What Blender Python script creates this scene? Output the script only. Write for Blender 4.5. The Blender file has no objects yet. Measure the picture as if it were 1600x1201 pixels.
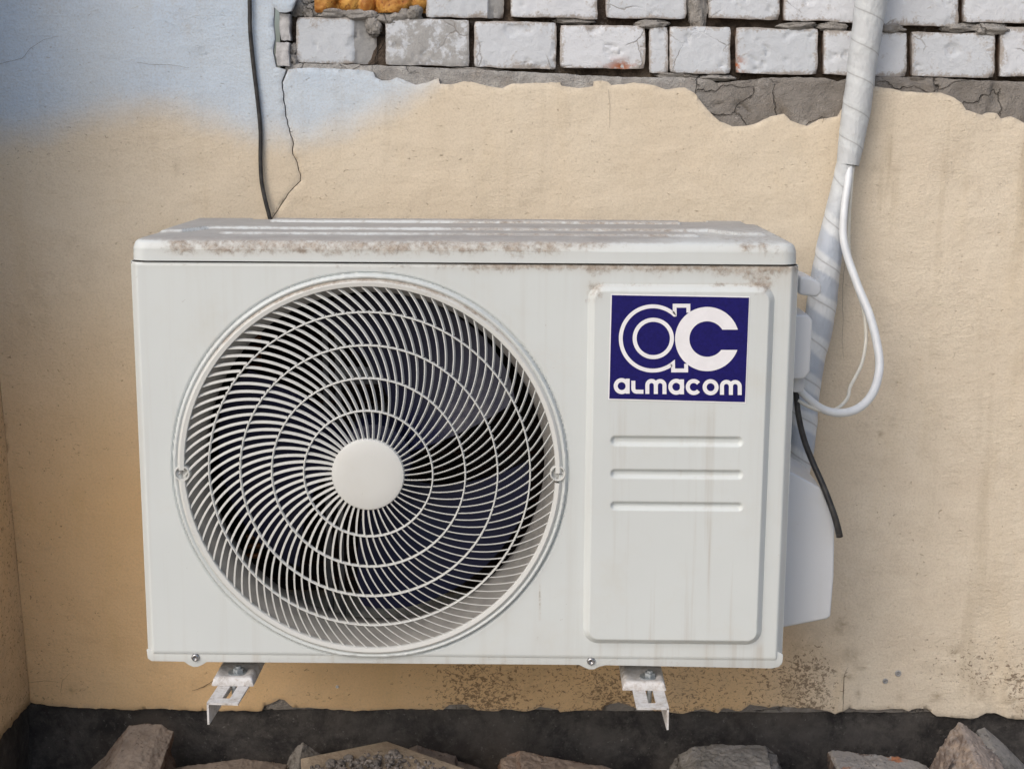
import bpy, bmesh, math, random
import numpy as np
from mathutils import Matrix, Vector
from mathutils.geometry import delaunay_2d_cdt
random.seed(7); RNG = np.random.default_rng(11)
SC = bpy.context.scene; COL = SC.collection
# ------------------------------------------------------------------ camera
F = 2250.0
CAM = np.array([0.5157052520823848, -1.8140423308721632, 0.7250871004097865])
ROT = np.array([[0.9998557829003214, 0.016295774263449112, 0.004781332653159814],
                [-0.007736353714358881, 0.18642057324945155, 0.9824395750887442],
                [-0.015118274769026665, 0.9823348805832463, -0.18651975808880847]])
cd = bpy.data.cameras.new('camera'); cam = bpy.data.objects.new('camera', cd); COL.objects.link(cam)
cd.sensor_fit = 'HORIZONTAL'; cd.sensor_width = 36.0; cd.lens = F/1600*36; cd.clip_start = .05; cd.clip_end = 500
M = Matrix.Identity(4)
for i in range(3):
    M[i][0] = ROT[0][i]; M[i][1] = ROT[1][i]; M[i][2] = -ROT[2][i]; M[i][3] = CAM[i]
cam.matrix_world = M; SC.camera = cam
# ------------------------------------------------------------------ light
SUN_EL, SUN_AZ = 40.0, 216.0          # azimuth clockwise from +y
w = bpy.data.worlds.new('World'); SC.world = w; w.use_nodes = True
bg = w.node_tree.nodes['Background']
sky = w.node_tree.nodes.new('ShaderNodeTexSky'); sky.sky_type = 'NISHITA'; sky.sun_disc = False
sky.sun_elevation = math.radians(SUN_EL); sky.sun_rotation = math.radians(SUN_AZ)
sky.air_density = 1.0; sky.dust_density = 4.0; sky.ozone_density = 1.0
w.node_tree.links.new(sky.outputs[0], bg.inputs[0]); bg.inputs[1].default_value = .15
sl = bpy.data.lights.new('sun', 'SUN'); so = bpy.data.objects.new('sun', sl); COL.objects.link(so)
sl.energy = 1.3; sl.angle = math.radians(60); sl.color = (1.0, .99, .955)
sd = Vector((math.sin(math.radians(SUN_AZ))*math.cos(math.radians(SUN_EL)),
             math.cos(math.radians(SUN_AZ))*math.cos(math.radians(SUN_EL)), math.sin(math.radians(SUN_EL))))
so.rotation_euler = sd.to_track_quat('Z', 'Y').to_euler(); so.location = (-2, -4, 5)
SC.view_settings.view_transform = 'Standard'; SC.view_settings.look = 'None'
SC.view_settings.exposure = -0.10; SC.view_settings.gamma = 1.0
# ------------------------------------------------------------------ helpers
W, H = .85, .535
WALL = .37                                           # plane of the plaster
def at(px, py, Y):
    d = ROT.T @ np.array([(px-800)/F, -(py-600.5)/F, 1.0]); return CAM + (Y-CAM[1])/d[1]*d
def atz(px, py, z):
    d = ROT.T @ np.array([(px-800)/F, -(py-600.5)/F, 1.0]); return CAM + (z-CAM[2])/d[2]*d
def pix(P):
    d = (np.asarray(P)-CAM) @ ROT.T
    return 800+F*d[..., 0]/d[..., 2], 600.5-F*d[..., 1]/d[..., 2]
def sstep(a, b, x):
    t = np.clip((np.asarray(x, float)-a)/(b-a), 0, 1); return t*t*(3-2*t)
_T = RNG.random(1 << 16)
def vnoise(P, scale, oct=4, rough=.5, seed=0):       # value noise, -1..1
    P = np.asarray(P, float)*scale; tot = np.zeros(P.shape[:-1]); amp = 1; s = 0
    for o in range(oct):
        q = P*(2**o)+seed*17.3+o*7.7; i = np.floor(q).astype(np.int64); f = q-i; f = f*f*(3-2*f); r = 0
        for dx in (0, 1):
            for dy in (0, 1):
                for dz in (0, 1):
                    h = ((i[..., 0]+dx)*73856093 ^ (i[..., 1]+dy)*19349663 ^ (i[..., 2]+dz)*83492791) & 65535
                    wt = (f[..., 0] if dx else 1-f[..., 0])*(f[..., 1] if dy else 1-f[..., 1])*(f[..., 2] if dz else 1-f[..., 2])
                    r = r+wt*_T[h]
        tot += amp*(r*2-1); s += amp; amp *= rough
    return tot/s
ORG = {}
def root_of(o):
    while o.parent: o = o.parent
    return o
def thing(name, label, cat, loc, group=None):
    o = bpy.data.objects.new(name, None); COL.objects.link(o); o.location = [float(v) for v in loc]; o.empty_display_size = .05
    ORG[o.name] = np.array(loc, float); o['label'] = label; o['category'] = cat
    if group: o['group'] = group
    return o
def tag(o, label, cat, group=None):
    o['label'] = label; o['category'] = cat
    if group: o['group'] = group
    return o
def mesh(name, V, Fs, mat, parent=None, smooth=False, attrs=None, loc=None, autosmooth=None):
    V = np.asarray(V, float); org = np.zeros(3)
    if parent is not None: org = ORG[root_of(parent).name]
    elif loc is not None: org = np.array(loc, float)
    me = bpy.data.meshes.new(name); me.from_pydata((V-org).tolist(), [], [list(map(int, f)) for f in Fs]); 
    o = bpy.data.objects.new(name, me); COL.objects.link(o)
    if mat: me.materials.append(mat)
    if parent is not None: o.parent = parent
    else: o.location = org.tolist(); ORG[o.name] = org
    if attrs:
        for k, a in attrs.items():
            at_ = me.attributes.new(k, 'FLOAT', 'POINT'); at_.data.foreach_set('value', np.asarray(a, np.float32))
    if smooth: me.polygons.foreach_set('use_smooth', [True]*len(me.polygons))
    if autosmooth:
        me.polygons.foreach_set('use_smooth', [True]*len(me.polygons)); me.set_sharp_from_angle(angle=math.radians(autosmooth))
    me.update(); return o
class MB:                                            # mesh builder
    def __init__(s): s.v = []; s.f = []
    def add(s, V, Fs):
        n = len(s.v); s.v += [tuple(map(float, p)) for p in V]; s.f += [[i+n for i in f] for f in Fs]; return s
    def box(s, a, b):
        (x0, y0, z0), (x1, y1, z1) = a, b
        return s.add([(x0,y0,z0),(x1,y0,z0),(x1,y1,z0),(x0,y1,z0),(x0,y0,z1),(x1,y0,z1),(x1,y1,z1),(x0,y1,z1)],
                     [(0,3,2,1),(4,5,6,7),(0,1,5,4),(1,2,6,5),(2,3,7,6),(3,0,4,7)])
    def prism(s, pts, ya, yb):                       # (x,z) outline, extruded along y
        n = len(pts)
        return s.add([(x, ya, z) for x, z in pts]+[(x, yb, z) for x, z in pts],
                     [list(range(n)), list(range(2*n-1, n-1, -1))]+[(i, i+n, (i+1) % n+n, (i+1) % n) for i in range(n)])
    def cyl(s, c, axis, r0, r1, L, n=20):
        c = np.array(c, float); a = np.array(axis, float); a /= np.linalg.norm(a)
        u = np.cross(a, [0, 0, 1] if abs(a[2]) < .9 else [1, 0, 0]); u /= np.linalg.norm(u); v = np.cross(a, u)
        ring = lambda r, p: [p+r*(math.cos(t)*u+math.sin(t)*v) for t in np.arange(n)/n*2*math.pi]
        return s.add(ring(r0, c)+ring(r1, c+a*L), [list(range(n-1, -1, -1)), list(range(n, 2*n))]+[(i, (i+1) % n, (i+1) % n+n, i+n) for i in range(n)])
    def build(s, name, mat, parent=None, bevel=0, seg=2, **k):
        o = mesh(name, s.v, s.f, mat, parent, **k)
        if bevel:
            bm = bmesh.new(); bm.from_mesh(o.data); bmesh.ops.recalc_face_normals(bm, faces=bm.faces)
            e = [e for e in bm.edges if len(e.link_faces) == 2 and e.calc_face_angle(0) > .5]
            bmesh.ops.bevel(bm, geom=e, offset=bevel, segments=seg, affect='EDGES', clamp_overlap=True, profile=.6)
            bm.to_mesh(o.data); bm.free()
            o.data.polygons.foreach_set('use_smooth', [True]*len(o.data.polygons)); o.data.set_sharp_from_angle(angle=math.radians(50))
        return o
def lathe(cx, cz, prof, n=180, gaps=()):             # profile of (r, y) turned round an axis along y
    V = []; Fs = []; m = len(prof)
    A = [2*math.pi*i/n for i in range(n)]
    for a in A:
        for r, y in prof: V.append((cx+r*math.cos(a), y, cz+r*math.sin(a)))
    for i in range(n):
        if any(abs((A[i]+math.pi/n-g+math.pi) % (2*math.pi)-math.pi) < h for g, h in gaps): continue
        j = (i+1) % n
        for k in range(m-1): Fs.append((i*m+k, i*m+k+1, j*m+k+1, j*m+k))
    return V, Fs
def smooth_path(P, step):
    P = np.array(P, float); out = []
    Q = np.vstack([2*P[0]-P[1], P, 2*P[-1]-P[-2]])
    for i in range(1, len(Q)-2):
        p0, p1, p2, p3 = Q[i-1:i+3]; n = max(2, int(np.linalg.norm((p2-p1)[:3])/step))
        for t in np.arange(n)/n:
            out.append(.5*((2*p1)+(-p0+p2)*t+(2*p0-5*p1+4*p2-p3)*t*t+(-p0+3*p1-3*p2+p3)*t**3))
    out.append(P[-1]); return np.array(out)
def tube(path, seg=14, step=.008, flat=None, saw=0, pitch=.03, cap=True, wob=0):   # rows of x,y,z,r
    P = smooth_path(path, step); C = P[:, :3]; R = P[:, 3]
    T = np.gradient(C, axis=0); T /= np.linalg.norm(T, axis=1)[:, None]
    L = np.concatenate([[0], np.cumsum(np.linalg.norm(np.diff(C, axis=0), axis=1))])
    u = np.cross(T[0], [0, 1, 0]); u /= np.linalg.norm(u); V = []; al = []; an = []
    for i in range(len(C)):
        u = u-T[i]*np.dot(u, T[i]); u /= np.linalg.norm(u); v = np.cross(T[i], u)
        for k in range(seg+1 if saw else seg):
            a = 2*math.pi*k/seg; r = R[i]
            pu = L[i]/pitch+a/(2*math.pi)+.15; ph = pu % 1
            if saw: r = r+saw*(ph if ph < .93 else (1-ph)/.07*.93)
            if wob: r = r*(1+wob*float(vnoise(np.array([C[i][0]*1.0+math.cos(a)*.02, math.sin(a)*.02, C[i][2]]), 45, 3)))
            V.append(C[i]+r*(math.cos(a)*u+math.sin(a)*v)); al.append(L[i]); an.append(pu)
    n = len(C)
    if saw: m = seg+1; return V, [(i*m+k, i*m+k+1, (i+1)*m+k+1, (i+1)*m+k) for i in range(n-1) for k in range(seg)], al, an
    Fs = [(i*seg+k, i*seg+(k+1) % seg, (i+1)*seg+(k+1) % seg, (i+1)*seg+k) for i in range(n-1) for k in range(seg)]
    if cap: Fs += [list(range(seg-1, -1, -1)), list(range((n-1)*seg, n*seg))]
    return V, Fs, al, an
# ------------------------------------------------------------------ materials
class G:
    def __init__(s, name, rough=.6, spec=.4):
        s.m = bpy.data.materials.new(name); s.m.use_nodes = True; s.t = s.m.node_tree; s.b = s.t.nodes['Principled BSDF']
        s.b.inputs['Roughness'].default_value = rough; s.b.inputs['Specular IOR Level'].default_value = spec
        s.tc = s.t.nodes.new('ShaderNodeTexCoord'); s.obj = s.tc.outputs['Object']
    def put(s, sock, v):
        if hasattr(v, 'is_linked') or isinstance(v, bpy.types.NodeSocket): s.t.links.new(v, sock)
        else:
            if isinstance(v, (tuple, list)) and len(v) == 3 and sock.type == 'RGBA': v = (*v, 1)
            sock.default_value = v
    def n(s, typ, ins=None, **p):
        nd = s.t.nodes.new('ShaderNode'+typ)
        for k, v in p.items(): setattr(nd, k, v)
        for k, v in (ins or {}).items(): s.put(nd.inputs[k], v)
        return nd
    def vec(s, sx, sy, sz, off=(0, 0, 0)): return s.n('Mapping', {'Vector': s.obj, 'Scale': (sx, sy, sz), 'Location': off}).outputs[0]
    def noise(s, scale, detail=4, rough=.55, dist=0, vec=None):
        return s.n('TexNoise', {'Vector': vec or s.obj, 'Scale': scale, 'Detail': detail, 'Roughness': rough, 'Distortion': dist}).outputs[0]
    def voro(s, scale, vec=None, feature='F1', out='Distance', rnd=1):
        return s.n('TexVoronoi', {'Vector': vec or s.obj, 'Scale': scale, 'Randomness': rnd}, feature=feature).outputs[out]
    def math(s, op, a, b=0.0, c=None, clamp=False):
        nd = s.n('Math', {0: a, 1: b}, operation=op, use_clamp=clamp)
        if c is not None: s.put(nd.inputs[2], c)
        return nd.outputs[0]
    def mr(s, v, a, b, c=0.0, d=1.0): return s.n('MapRange', {0: v, 1: a, 2: b, 3: c, 4: d}, interpolation_type='SMOOTHSTEP').outputs[0]
    def mix(s, f, a, b, mode='MIX'):
        nd = s.n('Mix', data_type='RGBA', blend_type=mode); s.put(nd.inputs[0], f); s.put(nd.inputs[6], a); s.put(nd.inputs[7], b); return nd.outputs[2]
    def attr(s, name): return s.n('Attribute', attribute_name=name).outputs['Fac']
    def bump(s, h, strength=.5, dist=.002, normal=None):
        i = {'Height': h, 'Strength': strength, 'Distance': dist}
        if normal: i['Normal'] = normal
        return s.n('Bump', i).outputs[0]
    def done(s, col=None, rough=None, normal=None):
        if col is not None: s.put(s.b.inputs['Base Color'], col)
        if rough is not None: s.put(s.b.inputs['Roughness'], rough)
        if normal is not None: s.put(s.b.inputs['Normal'], normal)
        return s.m
def plain(name, col, rough=.6, spec=.4, var=.12, scale=60, metal=0, bump=0):
    g = G(name, rough, spec); n = g.noise(scale, 5, .6); g.b.inputs['Metallic'].default_value = metal
    c = g.mix(g.mr(n, .3, .7), tuple(v*(1-var) for v in col), tuple(min(1, v*(1+var)) for v in col))
    return g.done(c, normal=g.bump(n, .4, bump) if bump else None)
def M_plaster():
    g = G('painted_plaster', .85, .2)
    big = g.noise(3.5, 4, .5); mid = g.noise(14, 5, .6); fine = g.noise(230, 4, .65)
    deep = g.attr('deep'); peach = g.mix(g.mr(big, .35, .65), g.mix(deep, (.655, .565, .44), (.655, .45, .245)), g.mix(deep, (.68, .60, .48), (.685, .485, .28)))
    pink = g.mix(g.mr(mid, .3, .75), (.72, .64, .52), (.67, .585, .47))
    c = g.mix(g.attr('pink'), peach, pink)
    c = g.mix(g.mr(g.noise(7, 6, .7, 0, g.vec(1.6, 1, .35)), .5, .72, 0, .35), c, g.mix(deep, (.62, .52, .375), (.60, .42, .215)))
    blue = g.math('ADD', g.attr('blue'), g.math('MULTIPLY', g.math('SUBTRACT', g.noise(9, 6, .65), .5), 1.1))
    bl = g.math('ADD', g.mr(blue, -.8, .9), g.math('MULTIPLY', g.math('SUBTRACT', fine, .5), .35), clamp=True)
    bl = g.math('MULTIPLY', bl, g.mr(blue, -1.1, -.2))
    bc = g.mix(g.mr(g.noise(5, 3, .5), .3, .7), (.515, .63, .77), (.56, .635, .71))
    c = g.mix(g.math('MULTIPLY', bl, .93), c, bc)
    # soft grime, vertical runs, mould specks, pits
    run = g.mr(g.noise(26, 5, .6, .2, g.vec(1, 1, .10)), .52, .75)
    c = g.mix(g.math('MULTIPLY', run, g.math('MULTIPLY', g.attr('run'), .55)), c, (.30, .225, .12))
    so = g.math('MULTIPLY', g.attr('stain'), g.mr(g.noise(38, 6, .7, .4), .34, .66))
    c = g.mix(g.math('MULTIPLY', so, .8), c, (.21, .145, .075))
    sp = g.noise(165, 5, .66, 1.0, g.vec(.85, 1, 1.1))
    mo = g.attr('mould')
    spk = g.mr(g.math('ADD', sp, g.math('MULTIPLY', mo, .19)), .705, .78)
    c = g.mix(g.math('MULTIPLY', spk, .72), c, (.10, .06, .035))
    zone0 = g.mr(g.noise(5.3, 5, .65, .3), .36, .60, .25, 1.0)
    pit = g.mr(g.noise(175, 4, .55, .6, g.vec(.75, 1, 1.1)), .655, .735)
    c = g.mix(g.math('MULTIPLY', g.math('MULTIPLY', pit, zone0), .6), c, (.30, .22, .14))
    c = g.mix(g.mr(g.noise(6.5, 9, .76, .3), .52, .78, 0, .38), c, (.40, .325, .24))
    c = g.mix(g.mr(g.noise(320, 3, .7), .42, .66, 0, .2), c, (.33, .27, .20))
    c = g.mix(g.mr(g.noise(75, 6, .75, .2, g.vec(.35, 1, 1.0)), .60, .74, 0, .4), c, (.40, .31, .21))
    gr = g.attr('edge'); c = g.mix(g.math('MULTIPLY', gr, .75), c, (.33, .305, .28))
    st = g.noise(150, 5, .62, .8, g.vec(.75, 1, 1.1)); rough = g.attr('rough')
    zone = g.mr(g.noise(4.2, 5, .65, .4), .36, .62, .32, 1.0); rough = g.math('MULTIPLY', rough, zone)
    h = g.math('ADD', g.math('MULTIPLY', st, rough), g.math('MULTIPLY', fine, g.math('MULTIPLY', zone, .4)))
    h = g.math('ADD', h, g.math('MULTIPLY', g.noise(22, 4, .6, .6, g.vec(.45, 1, 1.2)), .9))
    h = g.math('SUBTRACT', h, g.math('MULTIPLY', pit, .6))
    nb = g.bump(g.noise(16, 3, .5), .35, .012)
    return g.done(c, normal=g.bump(h, .6, .0028, nb))
def M_cement(name='grey_cement', a=(.29, .28, .27), b=(.44, .43, .415)):
    g = G(name, .95, .15); n = g.noise(34, 7, .68); f = g.noise(420, 3, .6)
    c = g.mix(g.mr(n, .35, .68), a, b); c = g.mix(g.attr('dark'), c, g.mix(n, (.16, .145, .13), (.31, .285, .26))); c = g.mix(g.mr(f, .62, .72, 0, .5), c, (.12, .11, .10))
    c = g.mix(g.mr(g.noise(11, 4, .6), .55, .7, 0, .35), c, (.34, .28, .22))
    wv = g.n('VectorMath', {0: g.obj, 1: g.n('VectorMath', {0: g.n('TexNoise', {'Vector': g.obj, 'Scale': 30.0, 'Detail': 6.0}).outputs[1], 'Scale': .03}, operation='SCALE').outputs[0]}, operation='ADD').outputs[0]
    ck = g.math('MULTIPLY', g.mr(g.voro(13, wv, 'DISTANCE_TO_EDGE'), .002, .018, 1, 0), g.mr(g.noise(9, 2, .5), .48, .56)); c = g.mix(g.math('MULTIPLY', ck, .5), c, (.10, .09, .08))
    c = g.mix(g.mr(g.noise(20, 6, .72), .54, .68, 0, .5), c, (.46, .44, .42))
    h = g.math('SUBTRACT', g.math('ADD', g.math('MULTIPLY', n, 1.0), g.math('MULTIPLY', f, .3)), g.math('MULTIPLY', ck, .8))
    return g.done(c, normal=g.bump(h, .9, .009))
def M_brick():
    g = G('whitewashed_brick', .85, .25); rnd = g.n('NewGeometry').outputs['Random Per Island']
    n = g.noise(42, 7, .68, .3); f = g.noise(300, 4, .6); big = g.noise(13, 3, .5)
    wash = g.mix(rnd, (.52, .555, .60), (.64, .665, .71))
    wash = g.mix(g.mr(g.math('ADD', n, g.math('MULTIPLY', big, .5)), .84, 1.0, 0, .6), wash, (.46, .45, .45))
    wash = g.mix(g.mr(g.noise(26, 6, .7, 1.5), .645, .70, 0, .5), wash, (.34, .31, .28))
    rm_ = g.math('ADD', g.math('MULTIPLY', g.attr('rim'), .24), g.math('ADD', g.math('MULTIPLY', n, .6), g.math('MULTIPLY', f, .4)))
    wash = g.mix(g.mr(rm_, .56, .72, 0, .8), wash, g.mix(big, (.40, .36, .32), (.26, .22, .19)))
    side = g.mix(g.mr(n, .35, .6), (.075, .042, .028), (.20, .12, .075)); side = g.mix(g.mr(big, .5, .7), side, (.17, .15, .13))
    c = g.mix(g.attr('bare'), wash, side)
    c = g.mix(g.math('MULTIPLY', g.attr('red'), g.mr(g.noise(90, 4, .6), .45, .58)), c, (.38, .13, .055))
    gy = g.attr('grey'); c = g.mix(g.mr(g.math('ADD', gy, g.math('MULTIPLY', g.math('SUBTRACT', n, .5), 1.5)), .42, .60), c, g.mix(f, (.27, .27, .27), (.44, .44, .44)))
    rid = g.math('ABSOLUTE', g.math('SUBTRACT', g.noise(30, 6, .7, .8), .5)); wv = g.n('VectorMath', {0: g.obj, 1: g.n('VectorMath', {0: g.n('TexNoise', {'Vector': g.obj, 'Scale': 38.0, 'Detail': 5.0}).outputs[1], 'Scale': .022}, operation='SCALE').outputs[0]}, operation='ADD').outputs[0]
    ed = g.voro(17, wv, 'DISTANCE_TO_EDGE'); cr_ = g.math('MULTIPLY', g.mr(ed, .004, .022, 1, 0), g.mr(g.noise(11, 2, .5), .5, .58))
    c = g.mix(g.math('MULTIPLY', cr_, g.mr(g.noise(17, 3, .5), .42, .52, 0, .6)), c, (.22, .20, .18))
    h = g.math('SUBTRACT', g.math('ADD', n, g.math('MULTIPLY', f, .4)), g.math('MULTIPLY', cr_, .5))
    return g.done(c, normal=g.bump(h, .45, .004))
def M_plinth():
    g = G('tarred_plinth', .72, .35); n = g.noise(13, 9, .78, .3); f = g.noise(160, 5, .65)
    c = g.mix(g.mr(n, .36, .66), (.018, .017, .018), (.080, .073, .068)); c = g.mix(g.mr(g.noise(4, 3, .5), .5, .75, 0, .5), c, (.075, .058, .045))
    c = g.mix(g.mr(g.noise(60, 6, .72), .5, .7, 0, .5), c, (.115, .105, .095)); c = g.mix(g.mr(f, .60, .72, 0, .7), c, (.16, .15, .14))
    c = g.mix(g.mr(g.noise(42, 6, .7, 2.0), .645, .70, 0, .6), c, (.24, .23, .22))
    return g.done(c, normal=g.bump(g.math('ADD', n, g.math('MULTIPLY', f, .35)), .7, .006))
def M_white(name='weathered_white_paint', base=(.615, .655, .662), rough=.42):
    g = G(name, rough, .4); big = g.noise(5, 4, .55); f = g.noise(500, 2, .5)
    c = g.mix(g.mr(big, .3, .7), tuple(v*.965 for v in base), base)
    run = g.mr(g.noise(60, 5, .62, .1, g.vec(1, 1, .035)), .47, .74)
    c = g.mix(g.math('MULTIPLY', run, g.math('MULTIPLY', g.attr('run'), .5)), c, (.40, .36, .31))
    gm = g.attr('grime'); q = g.noise(115, 7, .74, .35)
    q2 = g.noise(38, 4, .6); gg = g.mr(g.math('ADD', g.math('ADD', g.math('MULTIPLY', q, .7), g.math('MULTIPLY', q2, .3)), g.math('MULTIPLY', gm, .27)), .64, .90)
    gg = g.math('MULTIPLY', gg, g.mr(gm, .02, .25))
    c = g.mix(g.math('MULTIPLY', gg, .85), c, g.mix(g.mr(g.noise(150, 5, .7), .35, .65), (.13, .085, .055), (.38, .32, .27)))
    c = g.mix(g.mr(g.noise(9, 6, .7), .5, .75, 0, .22), c, (.54, .52, .46)); soft = g.math('MULTIPLY', gm, .20); c = g.mix(soft, c, (.42, .35, .27))
    sp = g.mr(g.noise(150, 4, .6, .9), .715, .765); c = g.mix(g.math('MULTIPLY', sp, .5), c, (.22, .19, .16))
    dn = g.n('SeparateXYZ', {0: g.n('NewGeometry').outputs['Normal']}).outputs[2]
    up = g.math('MULTIPLY', g.mr(g.math('ADD', dn, g.math('MULTIPLY', g.math('SUBTRACT', g.noise(48, 6, .7), .5), .5)), .78, .97), g.attr('dust'))
    c = g.mix(g.math('MULTIPLY', up, .92), c, g.mix(g.noise(28, 6, .7), (.28, .265, .25), (.45, .44, .425)))
    h = g.math('ADD', g.math('MULTIPLY', gg, .5), g.math('ADD', g.math('MULTIPLY', f, .06), g.math('MULTIPLY', up, .3)))
    r = g.math('ADD', g.math('MULTIPLY', gg, .3), g.math('ADD', rough, g.math('MULTIPLY', up, .4)))
    nb = g.bump(g.noise(5, 3, .5), .22, .008)
    return g.done(c, rough=r, normal=g.bump(h, .5, .0012, nb))
PLASTER = M_plaster(); CEMENT = M_cement(); BRICK = M_brick(); PLINTH = M_plinth(); WHITE = M_white()
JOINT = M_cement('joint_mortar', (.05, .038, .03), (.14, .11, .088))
GRILLE = M_white('white_grille_plastic', (.635, .65, .64), .38)
METAL = plain('screw_steel', (.42, .42, .43), .35, .5, .2, 300, 1)
GALV = plain('galvanised_steel', (.36, .39, .41), .5, .5, .3, 160, .6, .001)
# ------------------------------------------------------------------ the wall
def jag(P, amp, step=.006, seed=0):                  # roughen an outline of (x,z)
    out = []
    for i in range(len(P)-1):
        a, b = np.array(P[i]), np.array(P[i+1]); n = max(1, int(np.linalg.norm(b-a)/step))
        nv = np.array([-(b-a)[1], (b-a)[0]])/max(1e-9, np.linalg.norm(b-a))
        for k in range(n):
            t = k/n; p = a+(b-a)*t; q = np.array([p[0], seed, p[1]])
            out.append(p+nv*amp*(float(vnoise(q, 130, 3, .6)) if k else 0))
    return out
def sheet(outline, Y, thick, grid, mat, name, parent, disp, attrf, holes_ok=None, lip=.0015, x_rng=None):
    """a coat of plaster: outline filled with a fine net, front at Y, edges turned back"""
    O = [Vector((float(p[0]), float(p[1]))) for p in outline]; n = len(O)
    A = np.array([(p.x, p.y) for p in O]); lo, hi = A.min(0), A.max(0)
    xs = np.arange(lo[0]+grid/2, hi[0], grid); zs = np.arange(lo[1]+grid/2, hi[1], grid)
    X, Z = np.meshgrid(xs, zs); X = X.ravel(); Z = Z.ravel()
    X = X+RNG.uniform(-.2, .2, X.shape)*grid; Z = Z+RNG.uniform(-.2, .2, Z.shape)*grid
    ins = np.zeros(X.shape, bool); B = np.roll(A, -1, 0)
    for (ax, az), (bx, bz) in zip(A, B):
        if az == bz: continue
        c = (az > Z) != (bz > Z); ins ^= c & (X < (bx-ax)*(Z-az)/(bz-az)+ax)
    X, Z = X[ins], Z[ins]
    vs = O+[Vector((float(x), float(z))) for x, z in zip(X, Z)]
    rv, re, rf = delaunay_2d_cdt(vs, [], [list(range(n))], 1, 1e-6)[:3]
    P = np.array([(v.x, Y, v.y) for v in rv])
    cnt = {}
    for f in rf:
        for i in range(len(f)):
            e = (f[i], f[(i+1) % len(f)]); cnt[tuple(sorted(e))] = cnt.get(tuple(sorted(e)), [])+[e]
    P[:, 1] += disp(P)
    a = attrf(P)
    bd = [e[0] for e in cnt.values() if len(e) == 1]; bv = sorted({i for e in bd for i in e}); idx = {v: k+len(P) for k, v in enumerate(bv)}
    back = P[bv].copy(); back[:, 1] = Y+thick; P[bv, 1] += lip
    ed = np.zeros(len(P)+len(bv)); ed[len(P):] = 1; ed[bv] = .35
    attrs = {k: np.concatenate([v, v[bv]]) for k, v in a.items()}; attrs['edge'] = ed
    Fs = []
    flip = None
    for f in rf:
        if flip is None:
            p, q, r = (rv[f[0]], rv[f[1]], rv[f[2]]); flip = ((q-p).x*(r-p).y-(q-p).y*(r-p).x) < 0
        Fs.append(list(reversed(f)) if flip else list(f))
    for i, j in bd: Fs.append([j, i, idx[i], idx[j]] if not flip else [i, j, idx[j], idx[i]])
    return mesh(name, np.vstack([P, back]), Fs, mat, parent, autosmooth=50, attrs=attrs)
XZ = lambda pts, Y=WALL: [tuple(at(x, y, Y)[[0, 2]]) for x, y in pts]
CORNER = at(46, 1098, WALL)
crack = [(441,129),(444,157),(447.5,182),(452,201),(457,217),(458,241),(465,259),(470,280),(465,288),(454.5,297),(442,315),(428,338),(421,352)]
_c = []
for (x0_, y0_), (x1_, y1_) in zip(crack[:-1], crack[1:]):
    for t in (0, .33, .66): _c.append((x0_+(x1_-x0_)*t+random.uniform(-1.3, 1.3), y0_+(y1_-y0_)*t))
crack = _c+[crack[-1]]
cw = np.linspace(1.0, .45, len(crack))
notch = [(446, 109)]+[(x-wd, y) for (x, y), wd in zip(crack, cw)]+[(419, 358)]+[(x+wd, y+.4) for (x, y), wd in list(zip(crack, cw))[::-1]]+[(450.5, 109)]
top_edge = [(462,-320),(462,0),(455,17),(445,20),(436,19),(428,12),(427,40),(429,62),(426,80),(431,105)]+notch+[
 (462,107),(480,106),(500,107),(545,108),(570,110),(583,113),(586,121),(596,126),(607,126),(620,121),(635,127),(650,133),(668,129),(685,122),(687,131),(705,132),(725,127),(745,130),(770,136),(785,138),(800,131),(830,130),(875,129),
 (877,134),(905,138),(927,135),(928,127),(940,126),(950,128),(955,133),(975,132),(990,129),(1020,133),(1040,140),(1055,138),(1070,137),(1085,145),(1100,165),(1112,178),(1125,190),
 (1145,198),(1165,197),(1180,194),(1205,182),(1225,178),(1235,188),(1250,194),(1262,197),(1280,187),(1310,182),(1316,172),(1330,150),(1347,136),(1365,135),(1395,139),(1410,143),(1440,145),(1470,145),
 (1490,152),(1503,161),(1510,172),(1535,180),(1545,176),(1558,177),(1565,186),(1580,182),(1600,192),(1640,200),(1700,195),(1760,206),(1850,199),(1960,214),(2300,205)]
bottom_edge = [(2300,1126),(1900,1126),(1700,1122),(1600,1124),(1575,1122.5),(1555,1114),(1542,1114),(1520,1124),(1464,1119),(1450,1108),(1432,1107),(1420,1111),(1410,1107.5),(1340,1109),(1327,1106),(1318,1112),(1305,1115.5),
 (1292,1110),(1255,1106),(1217,1102.5),(1200,1105),(1172,1100),(1157,1111),(1132,1106),(1122,1114),(1097,1107.5),(1067,1115),(1030,1111),(992,1106),(967,1097.5),(947,1102),(940,1110),(905,1110),(875,1112.5),
 (872,1108),(844,1103.5),(835,1108),(824,1111),(787,1107.5),(779,1111),(745,1110),(728,1101),(703,1101),(692,1109),(624,1107),(554,1111),(546,1110),(457,1105),(444,1093),(436,1092),(425,1098),(413,1102),
 (409,1110.5),(322,1110),(297,1110),(245,1107),(196,1109),(133,1106),(91,1104),(56,1100),(46,1097)]
tz = float(at(800, -320, WALL)[2])
out = jag(XZ(top_edge), .0012)+jag(XZ(bottom_edge), .0022, seed=3)
lean = lambda z: CORNER[0]-.028*(z-CORNER[2])       # the return wall leans a little
out += [tuple(XZ(bottom_edge[-1:])[0]), (lean(.2), .2), (lean(tz), tz)]
out[0] = (out[0][0], tz)
wall = thing('building_wall', 'peach plastered house wall with pale blue overspray, broken plaster and bare white bricks on top', 'wall', (.5, WALL, CORNER[2]))
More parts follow.
